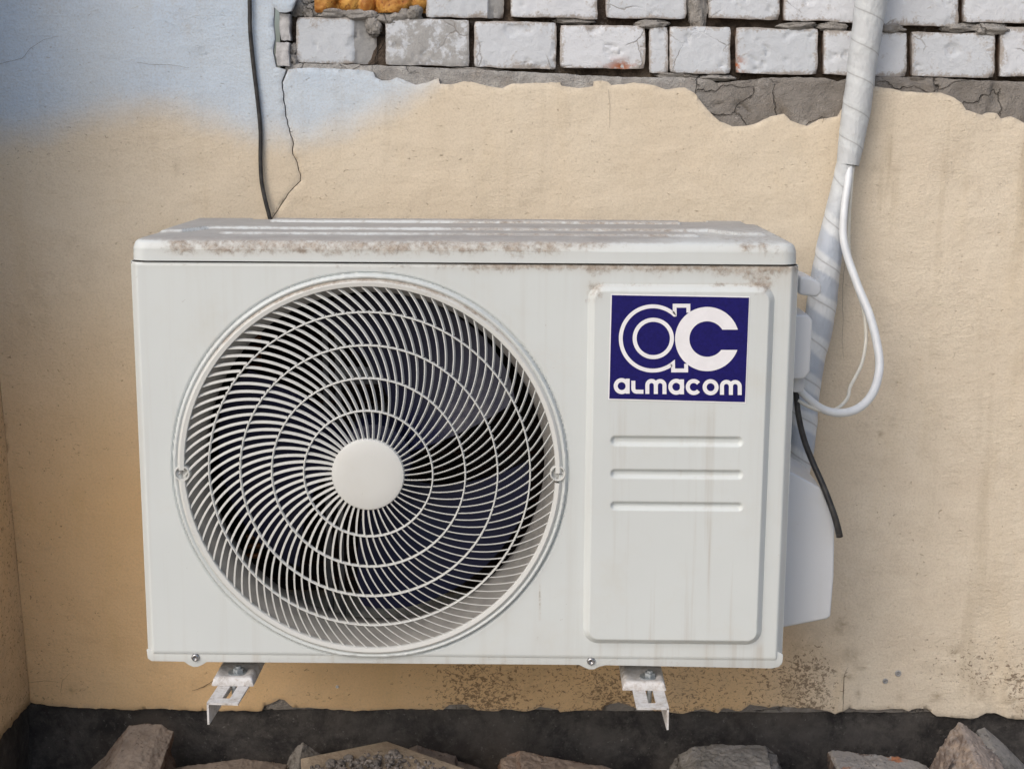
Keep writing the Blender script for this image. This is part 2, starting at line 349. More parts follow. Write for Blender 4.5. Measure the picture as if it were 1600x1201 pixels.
bx_ = np.array([-200,0,100,180,250,330,400,470,540,600,660,700,760,900,3000]); by_ = np.array([225,215,195,178,170,185,212,215,200,172,140,112,60,-300,-600])
def wall_disp(P): return .0016*vnoise(P, 9, 3)+.0007*vnoise(P, 40, 3, .6)
def wall_attr(P):
    x, y = pix(P); a = {}
    a['blue'] = np.clip((np.interp(x, bx_, by_)-y)/55, -2, 2)
    a['pink'] = np.clip(sstep(1250, 1420, x)*.8+sstep(560, 900, y)*.6*sstep(1150, 1300, x)+.45*sstep(480, 150, x)*sstep(150, 320, y)*sstep(560, 330, y), 0, 1)
    a['deep'] = np.clip(.95*sstep(480, 1000, y)*sstep(1500, 1000, x)+.5*sstep(900, 1080, y)+.40*sstep(300, 700, y)*sstep(420, 200, x), 0, 1)  # deeper paint low and left, warm bounced light put into the tone too
    m = .95*sstep(560, 720, x)*sstep(1020, 1045, y)*sstep(1360, 1230, x)+.6*sstep(1215, 1235, x)*sstep(975, 1010, y)*sstep(1330, 1270, x)
    m += .45*sstep(1360, 1480, x)*sstep(960, 1010, y)*sstep(1115, 1060, y)+.5*sstep(1560, 1590, x)*sstep(1030, 1060, y)+.35*sstep(300, 420, x)*sstep(1030, 1050, y)*sstep(600, 500, x)
    m += .3*sstep(200, 80, x)*sstep(350, 500, y)+.25*sstep(480, 300, x)*sstep(150, 230, y)*sstep(330, 250, y)+.2
    a['mould'] = np.clip(m*(.9+.45*vnoise(P, 9, 2)), 0, 1.2)
    s = np.zeros(len(P))
    for cx, cy, rx, ry, k in [(1318,978,16,12,.9),(1333,1022,14,12,.9),(1493,1018,10,16,.7),(1535,1080,20,26,.6),(1585,1090,18,40,.7),(273,265,3,14,.5),(113,1076,6,6,.9),(1390,262,26,4,.8),(1395,660,4,4,.6),
                              (1407,1089,5,4,1.0),(1463,1088,8,5,1.0),(1344,1041,8,4,1.0),(1328,1057,9,3,.9),(1378,680,4,3,1.0),(1340,1083,3,10,.7),(1260,1010,40,30,.4),(60,480,40,60,.25),(1240,1080,40,24,.5),(950,1090,60,16,.4),(830,1070,50,30,.4),(1530,650,4,60,.3),(1495,1040,60,14,.3)]:
        s = np.maximum(s, k*np.exp(-((x-cx)/rx)**2-((y-cy)/ry)**2))
    a['stain'] = s
    a['run'] = np.clip(.9*sstep(1180, 1230, x)*sstep(1330, 1300, x)*sstep(330, 230, y)+.7*sstep(1340, 1365, x)*sstep(1420, 1385, x)*sstep(200, 240, y)*sstep(460, 380, y)+.5*sstep(1400, 1500, x)+.25*sstep(420, 300, y), 0, 1)
    a['rough'] = np.clip(.45+.55*sstep(1200, 1400, x)+.5*sstep(200, 60, x)+.3*sstep(400, 200, y)*sstep(500, 300, x), 0, 1.2)
    return a
sheet(out, WALL, .011, .0075, PLASTER, 'plaster', wall, wall_disp, wall_attr)
# grey render under the plaster: a band below the bricks and a strip at the foot
g_top = [(447,100),(480,99),(520,100),(580,102),(640,104),(700,107),(760,110),(830,113),(900,117),(960,120),(1020,121),(1080,121),(1110,124),(1120,130),(1160,126),(1200,122),(1240,121),(1290,122),(1310,128),(1330,122),(1380,119),(1450,121),(1500,124),(1540,126),(1600,128),(1750,134),(2000,140),(2300,146)]
gout = jag(XZ(g_top, WALL+.009), .0016, seed=5)+[tuple(p) for p in XZ([(2300,290),(1700,290),(1400,260),(1000,240),(700,200),(414,200),(380,370),(470,370),(490,290),(440,140)][:5]+[(480,365),(400,365),(432,140)], WALL+.009)]
def g_disp(P): 
    x, y = pix(P); k = sstep(1080, 1150, x)
    return -.0026*vnoise(P, 40, 5, .62)*(.6+k)-.006*k*np.maximum(0, vnoise(P, 14, 2))+.006*sstep(.06, .0, np.abs(vnoise(P+3, 16, 3, .6)))*k-.0006*vnoise(P, 200, 2)+.004
sheet(gout, WALL+.007, .03, .005, CEMENT, 'mortar_coat', wall, g_disp, lambda P: {'dark': sstep(1040, 1140, pix(P)[0])*.9}, lip=.002)
fo = [(-200,1085),(2300,1080),(2300,1119),(1900,1119),(1700,1116),(1600,1117),(1560,1112),(1464,1112),(1400,1113),(1292,1112),(1200,1113),(1067,1111),(992,1111),(872,1109),(728,1108),(624,1106),(452,1108),(420,1109),(322,1107),(196,1104),(56,1098),(-200,1092)]
sheet(jag(XZ(fo, WALL+.005), .0012, seed=8), WALL+.005, .02, .012, CEMENT, 'mortar_coat', wall, lambda P: .0015*vnoise(P, 60, 3), lambda P: {'dark': np.ones(len(P))})
# bricks: two courses in the photo and more above the frame
def brick(mb, at_, x0, x1, y0, y1, Y, skew=0, seed=0, red=0, grey=0, chip=None):
    nx, nz, ny = max(6, int((x1-x0)/3.2)), 24, 6
    a, b, c, d = at(x0, y0, Y), at(x1, y0+skew, Y), at(x1, y1+skew, Y), at(x0, y1, Y)
    D = .055; V = []; ids = {}
    for i in range(nx+1):
        for j in range(nz+1):
            for k in range(ny+1):
                if 0 < i < nx and 0 < j < nz and k > 0: continue
                u, v, t = i/nx, j/nz, (k/ny)**1.8
                p = (a*(1-u)+b*u)*(1-v)+(d*(1-u)+c*u)*v; p = p+np.array([0, D*t, 0]); ids[i, j, k] = len(V); V.append(p)
    V = np.array(V); cen = V.mean(0); P0 = V.copy()
    # worn arrises: pull corners and edges back
    hx, hz = (b[0]-a[0])/2, (a[2]-d[2])/2; c0 = (a+b+c+d)/4
    ex = np.clip(hx-np.abs(V[:, 0]-c0[0]), 0, .007)/.007; ez = np.clip(hz-np.abs(V[:, 2]-c0[2]), 0, .007)/.007
    front = np.exp(-(V[:, 1]-Y)/.004)
    cor = (1-ex)*(1-ez)
    V[:, 1] += front*(.0012*(1-ex)**3+.0012*(1-ez)**3+.002*cor*(1+2*vnoise(P0+seed, 20, 2)))
    rg = vnoise(P0+seed*3.1, 70, 4, .6); r2 = vnoise(P0+seed*1.7+5, 28, 2)
    V[:, 0] -= np.sign(V[:, 0]-c0[0])*(1-ex)*(.0001+.0015*rg+.0016*np.maximum(0, r2))+np.sign(V[:, 0]-c0[0])*.0012*cor
    V[:, 2] -= np.sign(V[:, 2]-c0[2])*(1-ez)*(-.0004+.0015*rg+.0020*np.maximum(0, r2))+np.sign(V[:, 2]-c0[2])*.0010*cor
    V[:, 1] += front*(.0014*vnoise(P0+seed, 35, 4, .6)+.0008*vnoise(P0+seed, 160, 3)+.0022*sstep(.25, .32, vnoise(P0+seed*9, 38, 4, .6)))
    px, py = pix(V)
    gy = np.full(len(V), float(grey)*front)
    if chip:
        m = sstep(chip[0], chip[0]+4, px)*front if chip[1] > 0 else sstep(chip[0], chip[0]-4, px)*front
        V[:, 1] += m*(.004+.011*np.clip(np.abs(px-chip[0])/40, 0, 1)); gy = np.maximum(gy, m)
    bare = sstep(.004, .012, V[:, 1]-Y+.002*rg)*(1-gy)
    hx2 = np.clip(hx-np.abs(P0[:, 0]-c0[0]), 0, .02); hz2 = np.clip(hz-np.abs(P0[:, 2]-c0[2]), 0, .02); rim = np.exp(-np.minimum(hx2, hz2)/.0045)
    rd = np.zeros(len(V))
    if red:
        rd = np.exp(-((px-red[0])/red[2])**2-((py-red[1])/red[3])**2); V[:, 1] += .004*rd*front
    Fs = []
    for i in range(nx):
        for j in range(nz): Fs.append([ids[i,j,0], ids[i,j+1,0], ids[i+1,j+1,0], ids[i+1,j,0]])
    for k in range(ny):
        for i in range(nx):
            Fs.append([ids[i,0,k], ids[i+1,0,k], ids[i+1,0,k+1], ids[i,0,k+1]]); Fs.append([ids[i,nz,k], ids[i,nz,k+1], ids[i+1,nz,k+1], ids[i+1,nz,k]])
        for j in range(nz):
            Fs.append([ids[0,j,k], ids[0,j,k+1], ids[0,j+1,k+1], ids[0,j+1,k]]); Fs.append([ids[nx,j,k], ids[nx,j+1,k], ids[nx,j+1,k+1], ids[nx,j,k+1]])
    mb.add(V, Fs)
    for kk, vv in (('bare', bare), ('red', rd), ('grey', gy), ('rim', rim)): at_.setdefault(kk, []).extend(vv.tolist())
mb = MB(); ba = {}; BY = WALL+.014
low = [(463,588,27,98,2,dict(chip=(551,1))),(602,733,29,101,3,dict(grey=.55)),(740,869,33,105,3,{}),(875,1008,39,106,2,dict(red=(970,104,22,10))),(1014,1044,41,114,1,{}),(1046,1142,41,114,2,dict(grey=.25)),
       (1150,1278,43,114,3,dict(red=(1152,102,10,14))),(1287,1417,48,116,4,{}),(1425,1555,50,119,3,{}),(1563,1696,42,119,3,{}),(1704,1835,46,122,3,{}),(1842,1970,49,124,3,{}),(1978,2110,52,127,3,{}),(2118,2250,56,130,3,{})]
for i, (x0, x1, y0, y1, sk, kw) in enumerate(low): brick(mb, ba, x0, x1, y0, y1, BY+random.uniform(-.002, .002), sk, i+1, **kw)
mid_ = [(665,787,-46,27,2,dict(chip=(761,1))),(798,934,-44,26,4,{}),(946,1073,-42,28,2,{}),(1107,1218,-40,28,3,dict(grey=.2)),(1225,1362,-38,32,4,{}),(1368,1498,-36,38,4,{}),(1506,1640,-34,34,3,{}),(1648,1780,-30,40,3,{}),(1788,1920,-26,43,3,{}),(1928,2060,-22,46,3,{}),(2068,2200,-18,50,3,{})]
for i, (x0, x1, y0, y1, sk, kw) in enumerate(mid_): brick(mb, ba, x0, x1, y0, y1, BY+random.uniform(-.003, .002), sk, i+31, **kw)
for r in range(3):
    x = 470+(r % 2)*65
    while x < 2180: brick(mb, ba, x, x+random.uniform(126, 134), -122-r*76+x*.024-12, -52-r*76+x*.024-12, BY+random.uniform(-.003, .002), 3, int(x)+r); x += 141
mb.build('brickwork', BRICK, wall, autosmooth=42, attrs=ba)
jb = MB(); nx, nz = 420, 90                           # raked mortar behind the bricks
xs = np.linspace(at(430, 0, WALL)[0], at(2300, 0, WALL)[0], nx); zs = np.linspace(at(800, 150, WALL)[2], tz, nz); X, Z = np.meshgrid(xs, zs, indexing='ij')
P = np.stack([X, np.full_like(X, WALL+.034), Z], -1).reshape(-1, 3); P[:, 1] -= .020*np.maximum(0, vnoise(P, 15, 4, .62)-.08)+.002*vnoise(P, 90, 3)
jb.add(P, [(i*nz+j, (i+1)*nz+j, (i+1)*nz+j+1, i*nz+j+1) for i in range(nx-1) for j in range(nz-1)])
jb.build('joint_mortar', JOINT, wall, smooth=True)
def blob(mb, c, r, seed, amp=.25, n=14):
    V = []; 
    for i in range(n+1):
        th = math.pi*i/n
        for k in range(n*2): ph = math.pi*k/n; V.append((math.sin(th)*math.cos(ph), math.sin(th)*math.sin(ph), math.cos(th)))
    V = np.array(V); d = 1+amp*vnoise(V+seed*2.3, 1.6, 5, .62); m = 2*n
    mb.add(np.array(c)+V*d[:, None]*np.array(r), [(i*m+k, (i+1)*m+k, (i+1)*m+(k+1) % m, i*m+(k+1) % m) for i in range(n) for k in range(m)])
lm = MB()                                            # squeezed-out mortar in the gaps
for k, (px, py, rx, rz, dy) in enumerate([(470,10,14,14,.024),(486,18,12,10,.022),(484,-4,12,12,.026),(520,21,26,6,.018),(562,24,24,7,.017),(612,28,22,7,.017),(583,40,12,16,.019),(640,24,16,8,.018),(648,18,10,8,.012),(1090,12,14,32,.018),
      (1020,38,22,6,.017),(900,33,26,5,.020),(1250,40,26,6,.018),(1300,42,20,7,.018),(1395,44,18,8,.017),(1500,43,30,6,.018),(1545,46,24,8,.014),(735,112,40,5,.02),(1120,122,26,4,.016),(1060,118,30,4,.02),(459,78,6,9,.017),(459,93,7,9,.016)]):
    c = at(px, py, WALL+dy); blob(lm, c+np.array([0, .004, 0]), (rx/1010*1.1, .010, rz/1010*1.15), k, .75, 22)
lm.build('mortar_lump', CEMENT, wall, smooth=True, attrs={'dark': np.full(len(lm.v), .45)})
pl = MB()                                            # loose pieces of painted render beside the bricks
for k, (x0, x1, y0, y1, dy) in enumerate([(437, 453, 20, 64, .010), (431, 452, 65, 104, .003)]):
    P = XZ([(x0, y0), (x1, y0+2), (x1-1, y0+(y1-y0)*.5), (x1+1, y1), (x0+2, y1-1), (x0-1, y0+(y1-y0)*.55), (x0, y0)], WALL+dy); q = jag(P, .002, .004, k)
    pl.prism([tuple(p) for p in q], WALL+dy, WALL+dy+.03)
o = pl.build('render_fragment', plain('dirty_white_render', (.46, .46, .47), .9, .2, .3, 70, 0, .005), wall, bevel=.0015)
fx0, fx1, fy0, fy1 = 494, 668, -90, 21                # expanding foam that fills the missing brick
nx, nz = 110, 76; P = np.array([[at(fx0+(fx1-fx0)*i/(nx-1), fy0+(fy1-fy0)*j/(nz-1), WALL+.03) for j in range(nz)] for i in range(nx)]).reshape(-1, 3)
hf = np.zeros(len(P))
for k in range(34):
    c = P[random.randrange(len(P))]; r = random.uniform(.012, .026)
    q = np.clip(1-((P[:, 0]-c[0])**2+(P[:, 2]-c[2])**2)/r**2, 0, None); hf = np.maximum(hf, np.sqrt(q)*r*.8+random.uniform(0, .004)*(q > 0))
P[:, 1] -= np.minimum(hf, .017)+.0012*vnoise(P, 130, 3)
g = G('expanding_foam', .6, .4); n = g.noise(45, 6, .65, .4)
FOAM = g.done(g.mix(g.mr(g.noise(150, 4, .6), .55, .68, 0, .7), g.mix(g.mr(n, .34, .66), (.33, .115, .018), (.66, .36, .085)), (.12, .035, .01)), normal=g.bump(n, .6, .004))
mesh('expanding_foam', P, [(i*nz+j, (i+1)*nz+j, (i+1)*nz+j+1, i*nz+j+1)[::-1] for i in range(nx-1) for j in range(nz-1)], FOAM, wall, smooth=True)
def ribbon3(pts, wd, Y):                             # thin strip lying on a plane y = Y
    P = np.array(pts, float); T = np.gradient(P, axis=0); T /= np.linalg.norm(T, axis=1)[:, None]; N_ = np.stack([-T[:, 1], T[:, 0]], 1)
    k = np.full(len(P), wd/2) if np.isscalar(wd) else np.array(wd)/2; a = P+N_*k[:, None]; b = P-N_*k[:, None]; n = len(P)
    return [(x, Y, z) for x, z in a]+[(x, Y, z) for x, z in b], [(i, i+1, n+i+1, n+i) for i in range(n-1)]
CRACK = plain('crack_shade', (.10, .075, .055), .95, .1)  # dark strips that paint the shade inside hairline cracks
cm = MB()
for k, pts in enumerate([[(1325,1041),(1320,1050),(1318,1062),(1317.5,1080),(1317,1100),(1316,1114)],[(1319,408),(1317,440),(1316,470),(1317,500),(1315,530),(1318,560)],[(300,1078),(318,1072),(332,1063),(342,1060)],[(0,100),(35,92),(48,76),(70,62),(92,57)],
                         [(215,98),(235,101),(262,101),(296,106)],[(951,140),(953,170),(952,200)],[(1278,1183-140),(1280,1046)],[(45,1065),(70,1062),(92,1065)],[(95,1080),(98,1062),(110,1050)]]):
    q = jag(XZ(pts), .0012, .005, k)+[XZ(pts)[-1]]; cm.add(*ribbon3(q, np.interp(np.arange(len(q)), [0, len(q)*.4, len(q)-1], [.0003, .0011 if k in (0, 2) else .0004, .0002]), WALL-.0022))
cm.build('crack', CRACK, wall)
for px, py, r in [(1403,1051,5.2),(1383,1063,4.4),(527,1072,2.4)]:
    c = at(px, py, WALL); q = r/1010
    pm = MB(); pm.add(*lathe(c[0], c[2], [(q*.45, WALL-.0006), (q*.5, WALL-.0022), (q*.8, WALL-.003), (q, WALL-.0018), (q*1.05, WALL+.002)], 16)); pm.cyl((c[0], WALL-.0008, c[2]), (0, 1, 0), q*.5, q*.5, .004, 12)
    pm.build('wall_plug', plain('plug_plastic', (.34, .34, .34) if px != 527 else (.75, .75, .74), .6), wall, smooth=True)
nx, nz = 260, 26; za, zb = CORNER[2]+.012, -.50        # tarred plinth
xs = np.linspace(lean(-.3)-.3, at(2300, 1100, WALL)[0], nx); zs = np.linspace(zb, za, nz); X, Z = np.meshgrid(xs, zs, indexing='ij')
P = np.stack([X, np.full_like(X, WALL+.014), Z], -1).reshape(-1, 3); P[:, 1] -= .006*vnoise(P, 10, 4, .6)+.012*sstep(-.25, -.40, P[:, 2])
mesh('plinth', P, [(i*nz+j, (i+1)*nz+j, (i+1)*nz+j+1, i*nz+j+1) for i in range(nx-1) for j in range(nz-1)], PLINTH, wall, smooth=True)
# ---- the return wall at the left
sw = thing('side_wall', 'short return wall in tan plaster meeting the peach wall at the left corner', 'wall', (CORNER[0], .1, CORNER[2]))
ny, nz = 60, 90; ys = np.linspace(WALL+.004, -.0, ny); zs = np.linspace(CORNER[2], tz, nz); Yg, Zg = np.meshgrid(ys, zs, indexing='ij')
P = np.stack([lean(Zg), Yg, Zg], -1).reshape(-1, 3); P[:, 0] += .0022*vnoise(P, 12, 4, .6); low_ = P[:, 2] < CORNER[2]+.001; P[low_, 2] += .006*vnoise(P[low_], 60, 3)
Fs = [(i*nz+j, (i+1)*nz+j, (i+1)*nz+j+1, i*nz+j+1) for i in range(ny-1) for j in range(nz-1)]
n0 = len(P); bt = P[[i*nz for i in range(ny)]].copy(); bt[:, 0] -= .02; P2 = np.vstack([P, bt, P[[(ny-1)*nz+j for j in range(nz)]]-np.array([.15, 0, 0])])
Fs += [(i*nz, n0+i, n0+i+1, (i+1)*nz) for i in range(ny-1)]+[((ny-1)*nz+j, n0+ny+j, n0+ny+j+1, (ny-1)*nz+j+1) for j in range(nz-1)]
nn = len(P2); z_ = np.zeros(nn)
mesh('plaster', P2, Fs, PLASTER, sw, smooth=True, attrs={'blue': np.clip((P2[:, 2]-.62)/.08, -2, 1.5), 'deep': z_+.9, 'pink': z_+.2, 'mould': z_+.75, 'stain': .3*sstep(0, -.2, P2[:, 2]), 'run': z_+.2, 'rough': z_+.8, 'edge': z_})
ny, nz = 40, 20; ys = np.linspace(WALL+.01, -.0, ny); zs = np.linspace(-.5, CORNER[2]+.006, nz); Yg, Zg = np.meshgrid(ys, zs, indexing='ij')
P = np.stack([np.full_like(Yg, CORNER[0]-.008), Yg, Zg], -1).reshape(-1, 3); P[:, 0] += .006*vnoise(P, 14, 4, .6)
mesh('plinth', P, [(i*nz+j, (i+1)*nz+j, (i+1)*nz+j+1, i*nz+j+1) for i in range(ny-1) for j in range(nz-1)], PLINTH, sw, smooth=True)
pe = MB(); pe.box((CORNER[0]-.16, -.0, -.5), (CORNER[0]-.013, WALL+.012, CORNER[2]-.002)); pe.build('plinth_core', PLINTH, sw)
# ---- ground
GZ = -.40
xs = np.concatenate([np.linspace(-60, -1, 12), np.linspace(-.9, 2.2, 130), np.linspace(2.4, 60, 12)]); ys = np.concatenate([np.linspace(-120, -1.2, 14), np.linspace(-1.1, .45, 80)])
X, Y_ = np.meshgrid(xs, ys, indexing='ij'); P = np.stack([X, Y_, np.full_like(X, GZ)], -1).reshape(-1, 3); nr = (np.abs(P[:, 0]-.6) < 1.7) & (P[:, 1] > -1.2)
mc = atz(608, 1212, -.27); P[:, 2] += .085*np.exp(-(((P[:, 0]-mc[0])/.075)**2+((P[:, 1]-mc[1])/.06)**2)**1.5)
P[:, 2] += nr*(.02*vnoise(P, 9, 4, .6)+.045*sstep(-.1, .35, P[:, 1])); m = len(ys)
g = G('dusty_ground', .95, .15); n = g.noise(18, 8, .7); GROUND = g.done(g.mix(g.mr(n, .35, .65), (.30, .255, .20), (.44, .385, .31)), normal=g.bump(g.noise(90, 5, .7), .8, .012))
gd = mesh('ground', P, [(i*m+j, (i+1)*m+j, (i+1)*m+j+1, i*m+j+1) for i in range(len(xs)-1) for j in range(m-1)], GROUND, smooth=True); gd['kind'] = 'structure'
# ------------------------------------------------------------------ the air conditioner
FC = at(578, 735, 0); CX, CZ = FC[0], FC[2]
PPM = F/float(ROT[2] @ (FC-CAM)); R = lambda px: px/PPM
ac = thing('air_conditioner', 'dirty white outdoor air conditioner unit with round fan guard, fixed to the peach wall', 'air conditioner', (W/2, .15, -.03))
HOLE = R(297)
LBL = at(950, 560, 0)
def grime_front(P):
    x, y = pix(P); a = {}
    q = vnoise(P, 24, 3)
    gm = .95*sstep(436, 416, y+6*q)*sstep(560, 820, x)+.35*sstep(424, 415, y)+.65*np.exp(-((x-1190)/70)**2-((y-433)/16)**2)
    gm += .9*np.exp(-((x-928)/16)**2-((y-452)/20)**2)+.55*np.exp(-((x-1195)/18)**2-((y-452)/14)**2)+.5*sstep(440, 444, y)*sstep(450, 446, y)*sstep(910, 960, x)*sstep(1215, 1180, x)
    gm += .8*np.exp(-((x-843.5)/2.2)**2)*sstep(890, 930, y)*sstep(972, 966, y)+.4*np.exp(-((x-842)/14)**2-((y-1000)/22)**2)
    gm += .28*sstep(1190, 1215, x)*sstep(470, 600, y)*np.exp(-((x-1203+.035*(y-460)-4)/3.5)**2)*2
    gm += .3*sstep(1000, 1030, y)*sstep(560, 900, x)*(.4+.6*np.maximum(0, q))+.22*np.exp(-((np.hypot(x-578, y-728)-312)/6)**2)*sstep(700, 500, y)
    gm += .12*sstep(880, 980, x)*sstep(520, 420, y)
    a['grime'] = np.clip(gm, 0, 1.2)
    rn = .75*sstep(800, 830, y)*sstep(1010, 990, y)*sstep(940, 955, x)*sstep(1180, 1140, x)+.8*sstep(1000, 1015, y)*sstep(900, 940, x)+.35*sstep(630, 660, y)*sstep(940, 955, x)*sstep(1180, 1140, x)+.25+.35*sstep(412, 420, y)*sstep(560, 440, y)*sstep(1150, 1200, x)
    a['run'] = np.clip(rn, 0, 1); a['dust'] = np.full(len(P), .0); return a
def hfield(x0, x1, z0, z1, res, hfun, keep=None):
    nx, nz = int((x1-x0)/res)+1, int((z1-z0)/res)+1
    X, Z = np.meshgrid(np.linspace(x0, x1, nx), np.linspace(z0, z1, nz), indexing='ij'); h = hfun(X, Z)
    P = np.stack([X, -h, Z], -1).reshape(-1, 3)
    I = np.arange(nx*nz).reshape(nx, nz); Fq = np.stack([I[:-1, :-1], I[1:, :-1], I[1:, 1:], I[:-1, 1:]], -1).reshape(-1, 4)
    if keep is not None:
        k = keep(X, Z).ravel(); Fq = Fq[k[Fq].any(1)]; us = np.unique(Fq); mp = np.full(len(P), -1); mp[us] = np.arange(len(us)); P = P[us]; Fq = mp[Fq]
    return P, Fq.tolist()
lin = lambda a, b, x: np.clip((x-a)/(b-a), 0, 1)
def h_front(X, Z):
    h = np.zeros_like(X)
    d = np.minimum(X-0, W-X); h -= .0140*(1-lin(0, .0105, d))**1.15
    h -= .0012*(1-lin(0, .003, Z-.0115))-0
    h -= .002*(1-lin(0, .003, H-.0005-Z))
    r = np.hypot(X-CX, Z-CZ)
    h += .0045*(lin(R(309.5), R(306), r))
    h -= .0035*(lin(R(303), R(300.5), r))
    h -= .0035*np.exp(-((r-R(309.5))/.0013)**2)
    return h
P, Fs = hfield(0, W, .0115, H-.0005, .0016, h_front, lambda X, Z: np.hypot(X-CX, Z-CZ) > HOLE)
front = mesh('front_panel', P, Fs, WHITE, ac, autosmooth=40, attrs=grime_front(P))
lipm = MB(); n0 = 0                                   # return of the front panel along its lower edge
lipm.box((.004, .0012, .0102), (W-.004, .012, .0116)); lipm.box((.002, .0, .0), (.0, .0, .0)) if False else None
# service panel with three pressed slots
sx0, sx1 = at(913.5, 700, -.005)[0], at(1204, 700, -.005)[0]; sz0, sz1 = at(1050, 1009, -.005)[2], at(1050, 443, -.005)[2]
def rrect(X, Z, x0, x1, z0, z1, r):                   # signed distance, inside negative
    qx = np.abs(X-(x0+x1)/2)-(x1-x0)/2+r; qz = np.abs(Z-(z0+z1)/2)-(z1-z0)/2+r
    return np.hypot(np.maximum(qx, 0), np.maximum(qz, 0))+np.minimum(np.maximum(qx, qz), 0)-r
slots = []
for ya, yb in ((679, 698), (731, 748.5), (781.5, 798)):
    a, b = at(953, ya, -.006), at(1161, yb, -.006); slots.append((a[0], b[0], b[2], a[2]))
def h_serv(X, Z):
    d = -rrect(X, Z, sx0, sx1, sz0, sz1, .022); h = -.002+.0105*lin(0, .0095, d)**.9
    for (a, b, c, e) in slots:
        s = -rrect(X, Z, a, b, c, e, (e-c)/2-.0001); h -= .0048*sstep(0, .0052, s)
    return h
P, Fs = hfield(sx0-.001, sx1+.001, sz0-.001, sz1+.001, .0011, h_serv, lambda X, Z: -rrect(X, Z, sx0, sx1, sz0, sz1, .022) > -.0012)
mesh('service_panel', P, Fs, WHITE, ac, smooth=True, attrs=grime_front(P))
# sides, back, base pan with screw tabs
def wattr(V, dust=0, grime=.15, run=.15): n = len(V); return {'grime': np.full(n, grime), 'run': np.full(n, run), 'dust': np.full(n, float(dust))}
def wbuild(mb_, name, mat, parent, dust=0, grime=.12, run=.15, **k):
    return mb_.build(name, mat, parent, attrs=wattr(mb_.v, dust, grime, run), **k)
for xs_ in (0, W-.0012): sm = MB(); sm.box((xs_, .0135, .0), (xs_+.0012, .30, H)); wbuild(sm, 'side_panel', WHITE, ac)
rb = MB(); c_ = [(at(x, y, .003)[0], at(x, y, .003)[2]) for x, y in
     [(229,1014),(231,1028),(237,1032),(288,1033),(295,1038),(302,1041),(309,1041),(316,1038),(323,1033.5),(905,1038),(913,1042),(920,1045),(928,1045),(936,1041),(946,1038.5),(1206,1043.5),(1217,1041),(1222.5,1034),(1223.5,1022),(1210,1014)]]
rb.prism(c_, .0022, .006); rb.box((.006, .005, -.0), (W-.006, .30, .004)); 
o = wbuild(rb, 'base_pan', WHITE, ac, 0, .34, .8, bevel=.0008)
for px, py in ((305, 1027), (923.5, 1033)):
    c = at(px, py, .0); s_ = MB(); s_.add(*lathe(c[0], c[2], [(.0009, .0005), (.0022, -.0002), (.0026, -.0018), (.0042, -.0014), (.0054, .0005), (.0056, .0022)], 20)); s_.cyl((c[0], .001, c[2]), (0, 1, 0), .001, .001, .001, 8)
    s_.build('screw', METAL, ac, smooth=True)
# top cover
x0, x1, y0, y1 = .0035, W-.003, -.0015, .312; ZT = H+.031; r_ = .02
def h_lid(X, Y):
    px = X; d = (Y-y0)/(y1-y0); L = lambda p: at(p, 360, .1)[0]
    h = np.zeros_like(X)
    st = lambda a, b, c, e, w1=.0035: np.minimum(lin(a, a+w1, X)*lin(b, b-w1, X), lin(c, c+w1, Y)*lin(e, e-w1, Y))
    h += .0035*st(L(352), L(1088), .052, .088)        # front rib
    f = .128-.052*(lin(L(318), L(290), X)+lin(L(1112), L(1146), X)); h += .0042*lin(0, .004, Y-f)*lin(L(250), L(260), X)*lin(L(1196), L(1186), X)*lin(y1-.012, y1-.016, Y)
    h += .004*st(L(398), L(1078), .205, .24)
    h -= .004*lin(.262, .27, Y)*((X > L(352))*(X < L(402))+(X > L(1072))*(X < L(1128)))
    return h
nx, ny = 340, 130; us = np.linspace(0, 1, nx); vs = np.linspace(0, 1, ny); U, Vv = np.meshgrid(us, vs, indexing='ij')
X = x0+(x1-x0)*U; Y_ = y0+(y1-y0)*Vv
for sx in (0, 1):                                     # round the plan corners
    for sy in (0, 1):
        cx = x0+r_ if sx == 0 else x1-r_; cy = y0+r_ if sy == 0 else y1-r_
        u = (cx-X)/r_ if sx == 0 else (X-cx)/r_; v = (cy-Y_)/r_ if sy == 0 else (Y_-cy)/r_; mk = (u > 0) & (v > 0)
        k = np.where(mk, np.maximum(u, v)/np.maximum(1e-9, np.hypot(u, v)), 1)
        X = np.where(mk, cx+(X-cx)*k, X); Y_ = np.where(mk, cy+(Y_-cy)*k, Y_)
dd = -rrect(X, Y_, x0, x1, y0, y1, r_); dd = np.clip(dd, 0, None)
drop = .0125*(1-np.sqrt(np.clip(1-(1-lin(0, .013, dd))**2, 0, 1)))+.002*(1-lin(.010, .030, dd))
Zg = ZT-drop+h_lid(X, Y_)*lin(.012, .02, dd)
P = np.stack([X, Y_, Zg], -1).reshape(-1, 3); P[:, 2] += .0008*vnoise(P, 8, 2)
I = np.arange(nx*ny).reshape(nx, ny); Fs = np.stack([I[:-1, :-1], I[1:, :-1], I[1:, 1:], I[:-1, 1:]], -1).reshape(-1, 4).tolist()
loop = list(I[:, 0])+list(I[-1, 1:])+list(I[-2::-1, -1])+list(I[0, -2:0:-1]); zs_ = [H+.0165, H+.0158, H+.0020, H+.0010]; base = P[loop]; prev = loop; PP = [P]; n = len(P)
